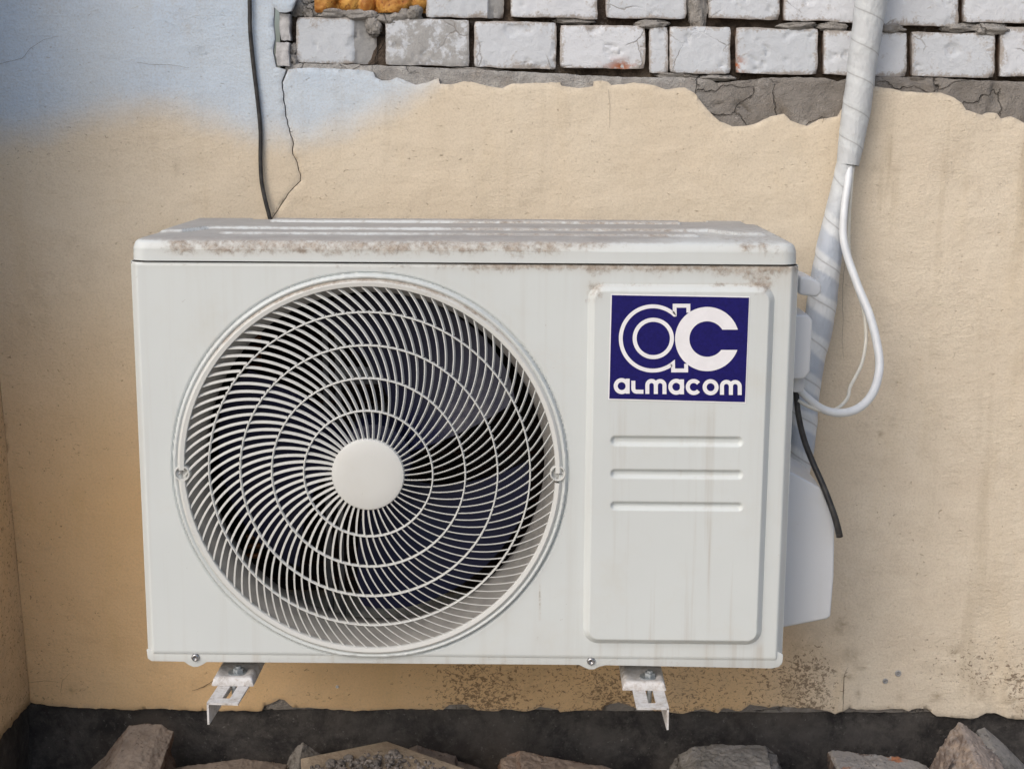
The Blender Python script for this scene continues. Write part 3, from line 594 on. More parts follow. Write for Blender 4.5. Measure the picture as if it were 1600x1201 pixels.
for k, z in enumerate(zs_):
    q = base.copy(); q[:, 2] = z
    if k == 0: q[:, 2] = np.minimum(q[:, 2], base[:, 2])
    cen = np.array([(x0+x1)/2, (y0+y1)/2]); off = [.0, .0, .0004, .003][k]; q[:, :2] += -np.sign(q[:, :2]-cen)*(off if k == 3 else -off)
    PP.append(q); cur = list(range(n, n+len(loop))); n += len(loop); m_ = len(loop)
    Fs += [[prev[i], cur[i], cur[(i+1) % m_], prev[(i+1) % m_]] for i in range(m_)]; prev = cur
P = np.vstack(PP); px, py = pix(P); q = vnoise(P, 30, 3)
gl = 1.0*sstep(398, 390, py+3*q)*sstep(366, 374, py)*sstep(225, 300, px)*sstep(1010, 900, px)+.35*sstep(398, 388, py)*sstep(1000, 900, px)*sstep(215, 240, px)
gl += .9*np.exp(-((px-1191)/7)**2-((py-387)/7)**2)+.6*np.exp(-((px-1165)/14)**2-((py-388)/9)**2)+.35*np.exp(-((px-1210)/40)**2-((py-402)/9)**2)+.75*sstep(376, 368, py)*sstep(640, 800, px)*sstep(1130, 1000, px)+.18*sstep(380, 372, py)*sstep(300, 420, px)+.35*sstep(400, 388, py)*sstep(940, 1000, px)+.25*sstep(414, 404, py)*sstep(1080, 1180, px)
lid = mesh('top_cover', P, Fs, WHITE, ac, autosmooth=45, attrs={'grime': np.clip(gl, 0, 1.1), 'run': np.full(len(P), .1), 'dust': np.clip(1.05-.75*sstep(940, 1120, px+40*q)*sstep(352, 366, py), 0, 1)})
# dark boxes standing for the shade in the gap between cover and panel
sg = MB(); sg.box((.016, .012, H-.006), (W-.016, .295, H+.012)); sg.box((.0008, .0125, H-.004), (W-.0008, .299, H-.0015)); sg.build('gap_shade', plain('gap_shade_dark', (.10, .085, .07), .9), ac)
# fan guard
def dome(r): return -(.003+.019*np.clip(1-(r/R(292))**2, 0, 1))
gr = MB(); GAP = [(math.radians(-1.8), .033), (math.radians(181.8), .033)]
gr.add(*lathe(CX, CZ, [(R(290.5), .004), (R(289), -.004), (R(290), -.0062), (R(296), -.0070), (R(297.5), -.0062), (R(301.5), -.0015), (R(302.5), .003)], 240, GAP))
rings = [R(101), R(151.5), R(201.5), R(251.5)]
for r in rings:
    y = dome(r); w2 = .00115; d = .0050; rr = r/(1-y*.55)
    gr.add(*lathe(CX, CZ, [(rr-w2, y+d), (rr-w2*.9, y-.0002), (rr-w2*.4, y-.0012), (rr+w2*.4, y-.0012), (rr+w2*.9, y-.0002), (rr+w2, y+d), (rr-w2, y+d)], 160))
bounds = [R(55)]+rings+[R(291)]; counts = [48, 66, 85, 94, 100]
tp = lambda r: float(np.interp(r*PPM, [55, 79, 124, 172, 220, 262, 292], [.05, .13, .29, .47, .68, .95, 1.12]))
phi0 = 0.0
def spiral(r):                                        # integrate the sweep of the fins
    t = np.linspace(R(55), r, 60); f = np.array([tp(q)/q for q in t]); return float(np.sum((f[1:]+f[:-1])/2*np.diff(t)))
for k in range(5):
    ra, rb_ = bounds[k], bounds[k+1]; ns = 9
    rs = np.linspace(ra, rb_, ns); sp = np.array([spiral(r) for r in rs])
    for q in range(counts[k]):
        a0 = 2*math.pi*(q+.37*k)/counts[k]; V = []
        for r, s in zip(rs, sp):
            y = float(dome(r)); hw = .00062; dep = .0040; a = a0+s; pr = math.atan(tp(r))
            c = np.array([CX+r*math.cos(a), y, CZ+r*math.sin(a)]); rad = np.array([math.cos(a), 0, math.sin(a)]); tan = np.array([-math.sin(a), 0, math.cos(a)])
            nrm = tan*math.cos(pr)-rad*math.sin(pr)    # across the fin
            bk = c+np.array([0, dep, 0])-nrm*dep*.46
            V += [c+nrm*hw, c-nrm*hw, bk-nrm*hw, bk+nrm*hw]
        Fs = [(0, 1, 2, 3), (4*ns-1, 4*ns-2, 4*ns-3, 4*ns-4)]
        for i in range(ns-1):
            for j in range(4): Fs.append((4*i+j, 4*i+4+j, 4*i+4+(j+1) % 4, 4*i+(j+1) % 4))
        gr.add(V, Fs)
guard = gr.build('fan_grille', GRILLE, ac, autosmooth=35)
x_, y_ = pix(np.array(gr.v)); rr = np.hypot(np.array(gr.v)[:, 0]-CX, np.array(gr.v)[:, 2]-CZ)
gv = .1+1.1*sstep(R(296.8), R(298.2), rr)*sstep(640, 500, y_)+.25*sstep(R(280), R(290), rr)*sstep(520, 440, y_)
for nme, arr in (('grime', gv), ('run', np.zeros(len(gv))), ('dust', np.full(len(gv), .25))):
    at__ = guard.data.attributes.new(nme, 'FLOAT', 'POINT'); at__.data.foreach_set('value', arr.astype(np.float32))
hy = float(dome(R(57))); hc = MB(); hc.add(*lathe(CX, CZ, [(0.0001, hy-.0040), (R(30), hy-.0038), (R(50), hy-.003), (R(55), hy-.0018), (R(56.3), hy), (R(56.5), hy+.006)], 96))
wbuild(hc, 'hub_cap', GRILLE, guard, 0, .1, .05, autosmooth=40)
for px, py in ((280.5, 738), (876, 738)):             # screw bosses of the guard
    c = at(px, py, -.003); s_ = MB(); cr = R(11.5); side = 1 if px < 500 else -1
    cc = (c[0]+side*R(4.5), c[2]-R(1))
    V, Fs = lathe(cc[0], cc[1], [(cr*.82, .004), (cr*.82, -.004), (cr*.9, -.0062), (cr*1.02, -.0062), (cr*1.1, -.004), (cr*1.1, .006)], 40)
    s_.add(V, Fs); s_.cyl((cc[0], .0015, cc[1]), (0, 1, 0), cr*.95, cr*.95, .003, 32); wbuild(s_, 'screw_boss', GRILLE, guard, 0, .3, 0, autosmooth=40)
    k = MB(); k.add(*lathe(c[0]-side*R(1.5), c[2]+R(1), [(.0008, -.0005), (.0018, -.001), (.002, -.0028), (.0036, -.0024), (.0048, -.0006), (.005, .002)], 20)); k.build('screw', METAL, guard, smooth=True)
# inside: bell mouth, fan, coil, motor frame
INNER_GREY = plain('inner_grey_paint', (.36, .35, .335), .5, .4, .1, 40)  # grey paint of the bell mouth
bm_ = MB(); bm_.add(*lathe(CX, CZ, [(R(303), .0035), (R(297), .004), (R(292), .008), (R(284), .018), (R(277), .032), (R(273), .050), (R(273), .072), (R(280), .074)], 160)); bm_.build('bell_mouth', INNER_GREY, ac, smooth=True)
NAVY = G('navy_fan_plastic', .42, .28); NAVY = NAVY.done(NAVY.mix(NAVY.mr(NAVY.noise(14, 6, .7), .3, .7), (.004, .006, .034), (.011, .013, .034)), rough=NAVY.mr(NAVY.noise(60, 4, .6), .3, .7, .3, .55))
fan = None
for b in range(3):
    fb = MB(); a0 = math.radians(24+120*b); nr_, na = 16, 26; V = []
    for sgn in (0, 1):
        for i in range(nr_+1):
            t = i/nr_; r = R(52)+(R(262)-R(52))*t; sw_ = math.radians(84+8*t-30*(1-t)**2); lead = math.radians(-10*(1-t))
            for j in range(na+1):
                u = j/na; rr2 = r*(1-.06*(t**6)*(abs(2*u-1)**4)); a = a0+lead+sw_*u
                V.append((CX+rr2*math.cos(a), .058+.062*u+.014*math.sin(math.pi*u)+sgn*.003, CZ+rr2*math.sin(a)))
    m = na+1; n1 = (nr_+1)*m; Fs = []
    for i in range(nr_):
        for j in range(na): q = i*m+j; Fs += [(q, q+1, q+m+1, q+m), (n1+q, n1+q+m, n1+q+m+1, n1+q+1)]
    for i in range(nr_): Fs += [(i*m, (i+1)*m, n1+(i+1)*m, n1+i*m), (i*m+na, n1+i*m+na, n1+(i+1)*m+na, (i+1)*m+na)]
    for j in range(na): Fs += [(j, n1+j, n1+j+1, j+1), (nr_*m+j, nr_*m+j+1, n1+nr_*m+j+1, n1+nr_*m+j)]
    if fan is None:
        hb = MB(); hb.add(*lathe(CX, CZ, [(.0001, .05), (R(40), .052), (R(58), .058), (R(60), .075), (R(60), .13)], 60)); fan = hb.build('fan', NAVY, ac, autosmooth=40)
    fb.add(V, Fs); fb.build('blade', NAVY, fan, autosmooth=40)
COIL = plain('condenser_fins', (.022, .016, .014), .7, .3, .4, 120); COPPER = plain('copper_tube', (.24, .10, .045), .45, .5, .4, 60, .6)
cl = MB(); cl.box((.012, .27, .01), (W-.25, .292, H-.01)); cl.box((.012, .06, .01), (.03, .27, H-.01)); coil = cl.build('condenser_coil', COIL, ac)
tb = MB(); k = 0; z = .03
while z < H-.02: tb.cyl((.03, .266, z), (1, 0, 0), .0028, .0028, W-.29, 8); z += .0247
tb.build('tube', plain('tarnished_tube', (.05, .024, .016), .5, .4, .3, 60), coil, smooth=True)
for (ya, yb) in ((498, 600), (838, 890)):
    for q in range(int((yb-ya)/15)):
        c = at(396, ya+q*15, .2); ub = MB(); ub.cyl((c[0]-.011, .2, c[2]), (1, .1, .0), .0045, .0045, .022, 10); ub.build('return_bend', COPPER, coil, bevel=.001)
mf = MB()
for px in (512, 531): c = at(px, 700, .16); mf.box((c[0]-.004, .155, .01), (c[0]+.004, .165, H-.01))
c = at(575, 585, .16); mf.box((c[0]-.045, .15, c[2]-.012), (c[0]+.05, .158, c[2]+.012)); mf.cyl((CX, .13, CZ), (0, 1, 0), .05, .05, .07, 32)
mf.build('motor_frame', plain('grey_zinc', (.085, .09, .10), .5, .4, .2, 50, .3), ac, bevel=.0008)
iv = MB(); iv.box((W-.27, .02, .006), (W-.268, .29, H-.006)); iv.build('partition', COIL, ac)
# name plate
PY = -.0090; sk = [(956, 461), (1170.5, 465), (1164, 628), (952, 622.5)]
PLATE = plain('navy_sticker', (.011, .009, .115), .5, .18, .14, 260); PWHITE = plain('sticker_white', (.80, .80, .84), .5, .3, .03, 90)
def q3(x, y, Y): return at(x, y, Y)
def quad_plate(mb_, pts, ya, yb): mb_.prism([tuple(at(x, y, ya)[[0, 2]]) for x, y in pts], ya, yb)
b1 = MB(); quad_plate(b1, [(sk[0][0]-1.6, sk[0][1]-1.6), (sk[1][0]+1.2, sk[1][1]-1.6), (sk[2][0]+1.2, sk[2][1]+1.8), (sk[3][0]-1.6, sk[3][1]+1.8)], PY, -.0062)
plate = b1.build('name_plate', PWHITE, ac)
b2 = MB(); quad_plate(b2, sk, PY-.0003, PY-.00005); b2.build('blue_field', PLATE, plate)
Z2 = lambda p: (900+p[0]/4.289, 420+p[1]/4.289)       # logo is measured in an enlarged view of the plate
_lay = [0]
def stroke(mb_, pts, wd, closed=False):
    """mitred band along a polyline (plate units)"""
    P = [np.array(p, float) for p in pts]; P = np.array([p for i, p in enumerate(P) if i == 0 or np.linalg.norm(p-P[i-1]) > .5]); n = len(P); out = []
    for i in range(n):
        a = P[i]-P[i-1] if (i > 0 or closed) else P[1]-P[0]; b = P[(i+1) % n]-P[i] if (i < n-1 or closed) else P[-1]-P[-2]
        a = a/np.linalg.norm(a); b = b/np.linalg.norm(b); m = np.array([-(a+b)[1], (a+b)[0]]); m = m/max(1e-6, np.linalg.norm(m)); c = max(.45, m @ np.array([-a[1], a[0]]))
        out.append((P[i]+m*wd/2/c, P[i]-m*wd/2/c))
    _lay[0] += 1; Y = PY-.00045-_lay[0]*.00003
    V = [tuple(at(*Z2(p), Y)) for pr in out for p in pr]; rng = range(n if closed else n-1)
    mb_.add(V, [(2*i, 2*i+1, 2*((i+1) % n)+1, 2*((i+1) % n)) for i in rng])
def arc(cx, cy, r, a0, a1, n=40): return [(cx+r*math.cos(math.radians(a)), cy-r*math.sin(math.radians(a))) for a in np.linspace(a0, a1, n)]
lg = MB()
t1 = math.degrees(math.asin((466-309)/215)); t2 = math.degrees(math.asin((632-466)/215))
stroke(lg, [(753, 294), (753, 247), (661, 247), (661, 306)]+arc(515, 466, 215, 48, 360-51, 80)+[(651, 680), (738, 680), (738, 636)], 26)
stroke(lg, arc(518, 466, 125, 0, 354, 60), 27, True)
c0 = (879, 470); ro, ri = 215, 119; Zc = PY-.0018
oa = math.degrees(math.asin((470-407)/ro)); ia = math.degrees(math.asin((470-407)/ri)); ob = math.degrees(math.asin((543-470)/ro)); ib = math.degrees(math.asin((543-470)/ri))
n = 72; O_ = arc(*c0, ro, oa, 360-ob, n); I_ = arc(*c0, ri, ia, 360-ib, n)
lg.add([tuple(at(*Z2(p), PY-.0006)) for p in O_]+[tuple(at(*Z2(p), PY-.0006)) for p in I_], [(i, i+1, n+i+1, n+i) for i in range(n-1)])
lg.build('emblem', PWHITE, plate)
sl_ = lambda x: (x-307)*.0125
def letter(*strokes):                                 # one part for each letter
    tx = MB()
    for pts, closed in strokes: stroke(tx, [(x, y+sl_(x)) for x, y in pts], 27, closed)
    tx.build('letter', PWHITE, plate)
def rnd(cx, cy=785, r=40): return (arc(cx, cy, r, 0, 354, 40), True)
def emm(a, b, c):
    r = (b-a)/2; r2 = (c-b)/2
    return ([(a, 835), (a, 748+r)]+arc(a+r, 748+r, r, 180, 0, 16)+[(b, 835)], False), ([(b, 835), (b, 748+r2)]+arc(b+r2, 748+r2, r2, 180, 0, 16)+[(c, 835)], False)
letter(rnd(306), ([(346, 735), (346, 835)], False)); letter(([(384, 748), (384, 800)]+arc(405, 800, 21, 180, 270, 8)+[(452, 821)], False))
letter(*emm(478, 535, 593)); letter(rnd(672), ([(710, 735), (710, 835)], False)); letter((arc(789, 785, 40, 38, 322, 36), False)); letter(rnd(902)); letter(*emm(978, 1038, 1097))
# things on the right-hand side of the unit
BLUEW = M_white('pale_plastic', (.60, .63, .67), .35)
rs = MB(); c1, c2 = at(1244, 428, .10), at(1276, 460, .10); rs.prism([(c1[0], c1[2]), (c1[0]+.012, c1[2]-.001), (c2[0]-.008, c1[2]-.004), (c2[0], c1[2]-.010), (c2[0]+.0005, c2[2]+.006), (c2[0]-.005, c2[2]), (c1[0], c2[2]+.003)], .07, .16)
wbuild(rs, 'carry_handle', BLUEW, ac, 0, .1, .1, bevel=.004, seg=3)
rs = MB(); c1, c2 = at(1240, 487, .09), at(1258.5, 586, .09); rs.prism([(c1[0]-.006, c1[2]), (c2[0]-.005, c1[2]), (c2[0]+.001, c1[2]-.008), (c2[0], c2[2]+.010), (c2[0]-.007, c2[2]), (c1[0]-.006, c2[2])], .06, .20); wbuild(rs, 'terminal_cover', BLUEW, ac, 0, .1, .1, bevel=.003, seg=3)
rs = MB(); c1, c2 = at(1236, 586, .1), at(1252, 609, .1); rs.box((c1[0], .08, c2[2]), (c2[0], .13, c1[2])); wbuild(rs, 'cable_gland', BLUEW, ac, 0, .2, .1, bevel=.003)
vp = [(1215,728),(1240,739),(1283,762),(1296,790),(1304.5,815),(1303,900),(1298,963),(1292,967),(1225,980),(1212,982)]
rs = MB(); rs.prism([tuple(at(x, y, .10)[[0, 2]]) for x, y in vp], .10, .24); wbuild(rs, 'valve_cover', BLUEW, ac, 0, .08, .1, bevel=.0035, seg=3)
# feet: pressed rails below the base, a bolt on each
FOOT = M_white('chalky_white_paint', (.66, .67, .69), .5)
def foot(px0, px1):
    a, b = at(px0, 1073, -.008), at(px1, 1073, -.008); m = MB(); xa, xb = a[0], b[0]
    ny, nx = 44, 26; V = []
    for i in range(nx+1):
        for j in range(ny+1):
            u = i/nx; y = -.008+.3*(j/ny)**1.8; e = min(u, 1-u)*(xb-xa); dz = .0095*(1-math.sqrt(max(0, 1-(1-min(1, e/.007))**2)))
            f = (y+.008); dz = max(dz, .0075*(1-math.sqrt(max(0, 1-(1-min(1, f/.007))**2)))); ins = (xb-xa)*.08*(1-min(1, 1))
            dish = .0035*math.exp(-((u-.5)/.3)**4-((y-.018)/.016)**4)
            V.append((xa+(xb-xa)*u, y, -.0180-dz-dish))
    Fs = [(i*(ny+1)+j, (i+1)*(ny+1)+j, (i+1)*(ny+1)+j+1, i*(ny+1)+j+1) for i in range(nx) for j in range(ny)]
    n = len(V); ring = [i*(ny+1) for i in range(nx+1)]; V += [(V[i][0], V[i][1], -.0300) for i in ring]; Fs += [(ring[i], n+i, n+i+1, ring[i+1]) for i in range(nx)]
    for s in (0, nx):
        n = len(V); ring = [s*(ny+1)+j for j in range(ny+1)]; V += [(V[i][0], V[i][1], -.0300) for i in ring]; Fs += [((ring[j], ring[j+1], n+j+1, n+j) if s == 0 else (ring[j+1], ring[j], n+j, n+j+1)) for j in range(ny)]
    m.add(V, Fs); ob = wbuild(m, 'mounting_foot', FOOT, ac, .5, .85, .1, autosmooth=60); return (xa+xb)/2
feet = [foot(331, 396), foot(973, 1041)]
# wall brackets (each its own thing): slotted angle iron, bolt, upright against the wall
def bracket(px, flip, yaw, label):
    a = at(px[0], 1100, -.064); b = at(px[1], 1100, -.064); xa, xb = a[0], b[0]; wd = xb-xa; z = -.0302
    t = thing('wall_bracket', label, 'bracket', ((xa+xb)/2, .30, z), 'steel brackets that carry the outdoor unit')
    m = MB(); sx_a, sx_b = xa+wd*.40, xa+wd*.64; y0_, y1_ = -.064, .368; s0, s1 = -.048, .010; T_ = .0026
    V = []; xs = [xa, sx_a, sx_b, xb]; ysb = [y0_, s0, s1, y1_]
    for zz in (z, z-T_):
        for y in ysb:
            for x in xs: V.append((x, y, zz))
    Fs = []
    for r in range(3):
        for c in range(3):
            if r == 1 and c == 1: continue
            q = r*4+c; Fs += [(q, q+1, q+5, q+4), (16+q, 16+q+4, 16+q+5, 16+q+1)]
    def wall_(i, j): Fs.append((i, j, 16+j, 16+i))
    for c in range(3): wall_(c+1, c); wall_(12+c, 13+c)
    for r in range(3): wall_(r*4, r*4+4); wall_(r*4+7, r*4+3)
    for i, j in ((5, 6), (6, 10), (10, 9), (9, 5)): wall_(i, j)
    m.add(V, Fs); xf = xa if not flip else xb-T_
    m.box((xf, y0_, z-.030), (xf+T_, y1_, z-.0003-(0 if False else 0)))
    m.box((xa, y1_-.003, z-.0005), (xb, y1_+.001, z+.34))
    n = len(m.v); c, s = math.cos(math.radians(yaw)), math.sin(math.radians(yaw)); ox, oy = (xa+xb)/2, -.02
    m.v = [(ox+(x-ox)*c-(y-oy)*s, oy+(x-ox)*s+(y-oy)*c, zz) if True else 0 for x, y, zz in m.v]
    wbuild(m, 'angle_iron', FOOT, t, .1, .75, .1)
    k = MB(); bx = (xa+xb)/2+.002; by = .016
    k.cyl((bx, by, -.0212), (0, 0, 1), .0125, .0125, .0018, 28); k.build('washer', GALV, t, autosmooth=40)
    k = MB(); k.cyl((bx+.001, by, -.0195), (.05, 0, 1), .0078, .0078, .0055, 6); k.cyl((bx+.001, by, -.0141), (.05, 0, 1), .0045, .0042, .003, 16); k.cyl((bx-.001, -.004, -.058), (0, 0, 1), .0034, .0034, .030, 14); k.build('bolt', GALV, t, bevel=.0006)
    return t
bracket((325, 374.5), False, -2.6, 'white angle bracket with flange at its left, below the fan guard')
bracket((993.5, 1044.5), True, 1.3, 'white angle bracket with flange at its right, below the pressed service panel')
# ------------------------------------------------------------------ pipes and cables
S = 1010.0
g = G('pipe_wrap_tape', .45, .4); ph = g.math('FRACT', g.attr('turn')); al = g.attr('along'); nz_ = g.noise(30, 4, .6)
st = g.mr(g.math('PINGPONG', g.math('ADD', ph, g.math('MULTIPLY', g.math('SUBTRACT', g.noise(16, 4, .6), .5), .30)), .5), .17, .30)
c = g.mix(st, g.mix(g.attr('blue'), (.55, .58, .60), (.60, .63, .66)), g.mix(g.attr('blue'), (.51, .535, .555), (.41, .455, .525)))
c = g.mix(g.mr(g.math('ABSOLUTE', g.math('SUBTRACT', ph, .965)), .035, .0, 0, .55), c, (.27, .27, .28))
c = g.mix(g.mr(g.noise(55, 6, .7), .55, .75, 0, .3), c, (.38, .36, .34))
TAPE = g.done(c, normal=g.bump(g.math('ADD', g.noise(26, 5, .6, .3, g.vec(1.3, 1, .8)), g.math('MULTIPLY', g.noise(90, 4, .6, 0, g.vec(1, 1, .3)), .35)), .95, .005))
pb = thing('pipe_bundle', 'pale taped pipe bundle running down the wall and behind the outdoor unit', 'pipe', at(1330, 250, .345))
def pth(rows): return [[*at(x, y, Y), r/S*(1-.0)] for x, y, r, Y in rows]
V, Fs, al, an = tube(pth([(1322,258,14,.338),(1312,300,14,.336),(1304,340,16,.333),(1291,420,21,.33),(1280,500,22,.325),(1267,560,21,.32),(1258,620,21,.315),(1253,680,21,.31),(1243,745,20,.31),(1236,800,20,.31)]), 30, .0025, saw=.0007, pitch=.058, wob=.05)
zz = np.array(V)[:, 2]; _, py = pix(np.array(V))
mesh('insulated_pipe', V, Fs, TAPE, pb, autosmooth=40, attrs={'along': al, 'turn': an, 'blue': sstep(280, 400, py)})
V, Fs, al, an = tube(pth([(1385,-320,23,.345),(1374,-150,23,.345),(1361,0,22.5,.345),(1348,94,21,.345),(1343.5,134,20.5,.344),(1337.5,175,20.5,.343),(1330.5,219,19,.341),(1325,258,16,.338)]), 30, .0025, saw=.0007, pitch=.046, wob=.045)
mesh('tape_wrap', V, Fs, TAPE, pb, autosmooth=40, attrs={'along': al, 'turn': an, 'blue': np.full(len(V), .0)})
CABW = plain('white_cable_sheath', (.66, .69, .72), .35, .5, .05, 40); CABC = plain('cream_cable_sheath', (.64, .63, .57), .4, .5, .05, 40)
V, Fs, *_ = tube(pth([(1328,225,5.2,.340),(1328,252,5.4,.333),(1325,285,5.5,.320),(1319,330,5.6,.31),(1319,380,5.8,.30),(1338,440,6,.28),(1358,490,6.2,.25),(1370,535,6.2,.22),(1374,575,6.2,.20),(1364,613,6.2,.18),(1342,637,6.2,.165),(1313,645,6,.15),(1284,638,5.6,.14),(1258,618,5.2,.13),(1244,602,5,.125)]), 16, .005)
tag(mesh('power_cable', V, Fs, CABW, smooth=True, loc=at(1374, 570, .2)), 'thick white cable looping out beside the unit from the taped pipe', 'cable')
V, Fs, *_ = tube(pth([(1333,225,2.4,.338),(1333,254,2.4,.332),(1330,295,2.4,.322),(1327,340,2.4,.322),(1327,390,2.4,.325),(1337,445,2.4,.30),(1350,490,2.5,.27),(1353,530,2.5,.24),(1347,566,2.5,.215),(1336,590,2.5,.20),(1328,605,2.6,.19),(1324,622,2.6,.18),(1308,638,2.6,.16),(1285,642,2.6,.14),(1262,634,2.6,.13),(1246,625,2.6,.125)]), 10, .005)
tag(mesh('signal_cable', V, Fs, CABC, smooth=True, loc=at(1350, 530, .24)), 'thin cream cable hanging inside the loop of the thick white cable', 'cable')
g = G('black_rubber', .45, .4); HOSE = g.done(g.mix(g.mr(g.noise(60, 5, .6), .4, .7), (.022, .021, .022), (.055, .052, .05)), normal=g.bump(g.noise(200, 3, .6), .3, .001))
V, Fs, *_ = tube(pth([(1243,600,3.96,.13),(1247,645,4.13,.125),(1256,685,4.21,.12),(1270,722,4.30,.112),(1286,758,4.30,.10),(1302,800,4.47,.088),(1309,824,4.64,.085),(1312,838,4.82,.085)]), 16, .004)
tag(mesh('drain_hose', V, Fs, HOSE, smooth=True, loc=at(1290, 760, .1)), 'black rubber hose slanting down in front of the pale valve cover', 'hose')
V, Fs, *_ = tube(pth([(387,-320,3.2,.364),(385,-140,3.2,.364),(390,0,3.2,.363),(391,50,3.2,.363),(397,110,3.2,.364),(403,160,3.2,.364),(407,205,3.2,.364),(407,250,3.2,.363),(409,285,3.2,.362),(415,315,3.2,.36),(422,342,3.2,.358),(432,390,3.2,.356),(440,450,3.2,.355)]), 12, .008)
tag(mesh('black_cable', V, Fs, HOSE, smooth=True, loc=at(405, 180, .364)), 'thin black cable hanging down the blue sprayed wall behind the unit', 'cable')
# ------------------------------------------------------------------ rubble along the plinth
def rock_mat(name, a, b, dust=(.30, .28, .26), d=.5, extra=None, fine=120):
    g = G(name, .93, .2); n = g.noise(28, 7, .7, .4); f = g.noise(fine, 4, .65)
    c = g.mix(g.mr(n, .38, .62), a, b); c = g.mix(g.mr(g.noise(9, 5, .7, .5), .5, .6, 0, .55), c, tuple(v*.45 for v in a)); up = g.n('SeparateXYZ', {0: g.n('NewGeometry').outputs['Normal']}).outputs[2]
    c = g.mix(g.math('MULTIPLY', g.mr(g.math('ADD', up, g.math('MULTIPLY', n, .5)), .55, 1.1), d), c, dust)
    if extra: c = g.mix(g.mr(g.noise(extra[1], 5, .6, .6), .58, .64, 0, .85), c, extra[0])
    c = g.mix(g.mr(f, .60, .72, 0, .7), c, tuple(v*.3 for v in a)); c = g.mix(g.mr(g.noise(fine*.7, 5, .7), .62, .72, 0, .6), c, dust)
    return g.done(c, normal=g.bump(g.math('ADD', n, g.math('MULTIPLY', f, .35)), .85, .006))
def chunk(name, pts, Y, depth, mat, label, cat, keep=.8, rough=.0028, side=.97, tilt=0.0):
    """broken slab: outline of its back edge at Y, front face nearer by depth and lower, then worn"""
    B = np.array([at(x, y, Y) for x, y in pts]); zb_ = B[:, 2].min(); c = B.mean(0)
    A = B.copy(); A[:, 1] -= depth; A[:, 2] = zb_+(B[:, 2]-zb_)*keep+tilt*(B[:, 0]-c[0]); A[:, 0] = c[0]+(B[:, 0]-c[0])*side-.16*depth*0
    low_ = B[:, 2] < zb_+.002; A[low_, 2] = zb_
    bm = bmesh.new(); f0 = [bm.verts.new(p) for p in A]; f1 = [bm.verts.new(p) for p in B]; n = len(A)
    bm.faces.new(f0[::-1]); bm.faces.new(f1)
    for i in range(n): bm.faces.new((f0[i], f0[(i+1) % n], f1[(i+1) % n], f1[i]))
    bmesh.ops.triangulate(bm, faces=[f for f in bm.faces if len(f.verts) > 4])
    bmesh.ops.recalc_face_normals(bm, faces=bm.faces)
    for L in (.03, .015, .0075, .004, .0026):
        for _ in range(3):
            e = [e for e in bm.edges if e.calc_length() > L]
            if not e or len(bm.verts) > 26000: break
            bmesh.ops.subdivide_edges(bm, edges=e, cuts=1); bmesh.ops.triangulate(bm, faces=[f for f in bm.faces if len(f.verts) > 3])
    bm.normal_update(); V = np.array([v.co for v in bm.verts]); N_ = np.array([v.normal for v in bm.verts])
    sharp = np.array([max([e.calc_face_angle(0) for e in v.link_edges if len(e.link_faces) == 2] or [0]) for v in bm.verts])
    wear = sstep(.4, 1.0, sharp)*(.0003+.0050*np.maximum(0, vnoise(V*1.0+c, 70, 3)-.12))
    q_ = vnoise(V+c*2, 26, 5, .6); f_ = q_*4-np.floor(q_*4); ter = (np.floor(q_*4)+sstep(.38, .62, f_))/4-.5*0
    V = V+N_*(rough*(1.1*ter+.6*vnoise(V+c, 60, 4, .65)+.5*vnoise(V, 190, 3))-wear)[:, None]
    bm.verts.index_update(); Fs = [[v.index for v in f.verts] for f in bm.faces]; bm.free()
    return tag(mesh(name, V, Fs, mat, loc=(c[0], Y-depth/2, zb_), autosmooth=55), label, cat, 'rubble lying along the foot of the wall')
MAROON = rock_mat('maroon_stone', (.095, .062, .048), (.215, .165, .135), (.26, .235, .21), .5)
BROWN = rock_mat('brown_brick', (.15, .095, .07), (.30, .22, .17), (.30, .28, .26), .5)
FIRED = rock_mat('fired_brick', (.15, .09, .065), (.33, .235, .175), (.36, .31, .27), .6, ((.42, .15, .06), 11))
DARKB = rock_mat('burnt_brick', (.045, .04, .045), (.20, .15, .12), (.33, .32, .31), .8, ((.36, .14, .06), 15), 90)
CONC = rock_mat('grey_concrete', (.06, .055, .05), (.27, .255, .24), (.31, .30, .285), .5)
PINKB = rock_mat('mortared_brick', (.16, .125, .11), (.36, .29, .24), (.30, .29, .29), .4, ((.035, .033, .038), 16))
GREYS = rock_mat('grey_stone', (.14, .14, .14), (.27, .265, .26), (.30, .29, .28), .5)
E_ = 1262
chunk('stone_slab', [(118,E_),(140,1202),(165,1180),(185,1152),(202,1133),(222,1130),(240,1131),(252,1131),(262,1138),(271,1141),(272,1155),(267,1170),(274,1188),(277,1204),(280,E_)], .30, .13, MAROON, 'tallest maroon stone slab, propped against the dark plinth on the left', 'stone', .70, .0028)
chunk('brick', [(262,E_),(270,1200),(300,1195),(332,1191),(360,1187),(381,1184.5),(405,1188),(430,1191),(449,1194),(452,E_)], .29, .10, MAROON, 'flat brown brick at the bottom edge between the maroon slab and the pale tile', 'brick', .92, .0024)
chunk('stone', [(436,E_),(446,1200),(452,1180),(464,1165),(474,1157),(482,1164),(500,1176),(514,1186),(520,E_)], .33, .07, CONC, 'small dark pointed stone standing behind the left corner of the tile', 'stone', .8)
chunk('stone', [(628,E_),(640,1168),(652,1163),(661,1167),(675,1173),(690,1175),(712,1180),(716,1188),(740,1196),(765,1204),(790,E_)], .352, .03, BROWN, 'low brown broken slab just behind the right edge of the pale tile', 'stone', .95, .0022)
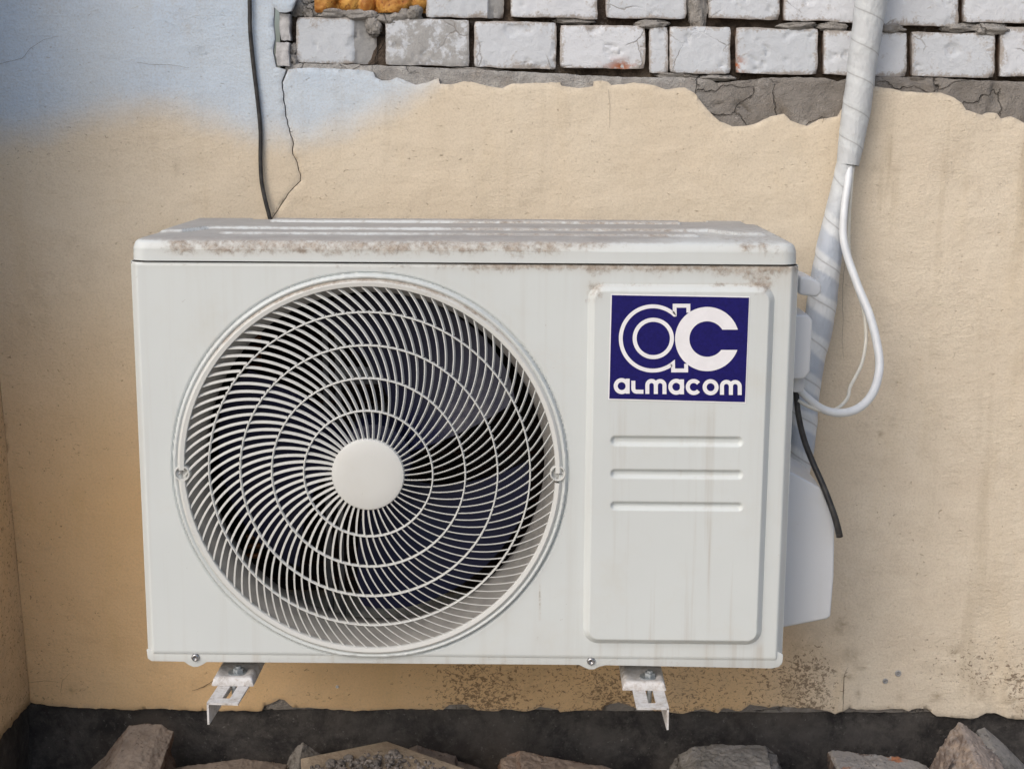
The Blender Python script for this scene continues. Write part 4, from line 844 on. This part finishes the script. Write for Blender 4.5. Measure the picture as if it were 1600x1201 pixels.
chunk('brick', [(778,E_),(779,1195),(782,1184),(792,1179),(806,1180),(813,1172),(826,1174),(850,1180),(880,1186),(920,1193),(956,1200),(990,1212),(1000,E_)], .29, .12, FIRED, 'brown brick with an orange broken patch, below the middle of the unit', 'brick', .86, .003)
chunk('concrete_lump', [(1036,E_),(1046,1196),(1060,1177),(1080,1167),(1118,1162),(1196,1164),(1199,1175),(1213,1179),(1219,1194),(1215,1203),(1225,E_)], .28, .13, CONC, 'rough grey concrete lump with black crumbly top, below the service panel', 'concrete', .84, .004)
chunk('brick', [(1288,E_),(1292,1200),(1294,1175),(1299,1171),(1330,1174),(1370,1179),(1405,1184),(1438,1190),(1450,1198),(1455,E_)], .28, .13, DARKB, 'burnt dark brick with pitted face and pale dusty top', 'brick', .97, .0036)
chunk('brick', [(1430,E_),(1448,1204),(1468,1168),(1484,1144),(1496,1127),(1503,1128),(1512,1136),(1530,1149),(1538,1162),(1555,1174),(1548,1190),(1538,1206),(1520,E_)], .29, .11, PINKB, 'tilted brick crusted with pinkish mortar, standing on its end at the right', 'brick', .86, .0036)
chunk('stone', [(1512,E_),(1522,1150),(1526,1139),(1538,1135),(1552,1147),(1570,1163),(1588,1182),(1606,1200),(1640,E_)], .34, .06, GREYS, 'smooth grey stone slab leaning behind the tilted brick at the far right', 'stone', .9, .002)
# tile lying corner-up, with gravel on it
tz0 = -.25; A = [atz(470, 1184, tz0), atz(604, 1157, tz0+.008), atz(760, 1212, tz0), atz(640, 1262, tz0-.012), atz(476, 1240, tz0-.01)]
TILE = rock_mat('beige_tile', (.36, .29, .22), (.46, .385, .30), (.44, .38, .31), .4, None, 200)
tm = MB(); n = len(A); tm.add([tuple(p) for p in A]+[tuple(np.array(p)-np.array([0, 0, .02])) for p in A], [list(range(n))[::-1], [n+i for i in range(n)]]+[(i, i+n, (i+1) % n+n, (i+1) % n) for i in range(n)])
tag(tm.build('floor_tile', TILE, None, bevel=.0015, loc=tuple(np.mean(A, 0)-np.array([0, 0, .02]))), 'pale beige broken tile lying with one corner towards the wall, gravel heaped on it', 'tile', 'rubble lying along the foot of the wall')
gm = MB(); GRAV = rock_mat('gravel_grit', (.10, .09, .085), (.30, .27, .25), (.28, .26, .24), .3)
cg = atz(600, 1200, tz0)
for k in range(620):
    px, py = random.uniform(478, 700), random.uniform(1166, 1235)
    lim = np.interp(px, [470, 492, 585, 620, 660, 720], [1205, 1193, 1171, 1173, 1187, 1204])
    if py < lim+random.uniform(0, 3): continue
    hgt = .009*min(1, (py-lim)/40); p = atz(px, py, tz0+.002+hgt*random.uniform(.4, 1)); s = random.uniform(.0014, .0036)*(1.9 if random.random() < .06 else 1)
    blob(gm, p, (s*random.uniform(.8, 1.5), s*random.uniform(.8, 1.5), s), k, .5, 5)
gv_ = gm.build('gravel', GRAV, smooth=False, loc=tuple(cg)); gv_['kind'] = 'stuff'; gv_['label'] = 'grey gravel and grit heaped on the pale tile'
db = MB()                                             # crumbs at the foot of the wall
for k in range(420):
    x = random.uniform(-.28, 1.6); y = random.uniform(.05, .36); s = random.uniform(.003, .011)*(1.8 if random.random() < .1 else 1)
    zz = GZ+.045*float(sstep(-.1, .35, y)); blob(db, (x, y, zz+s*.4), (s*random.uniform(.8, 1.6), s*random.uniform(.8, 1.6), s*.8), k+900, .5, 5)
d_ = db.build('crumbled_rubble', rock_mat('crumbs', (.07, .06, .055), (.20, .17, .15)), loc=(.6, .2, GZ)); d_['kind'] = 'stuff'; d_['label'] = 'small crumbs of stone and brick strewn at the foot of the wall'
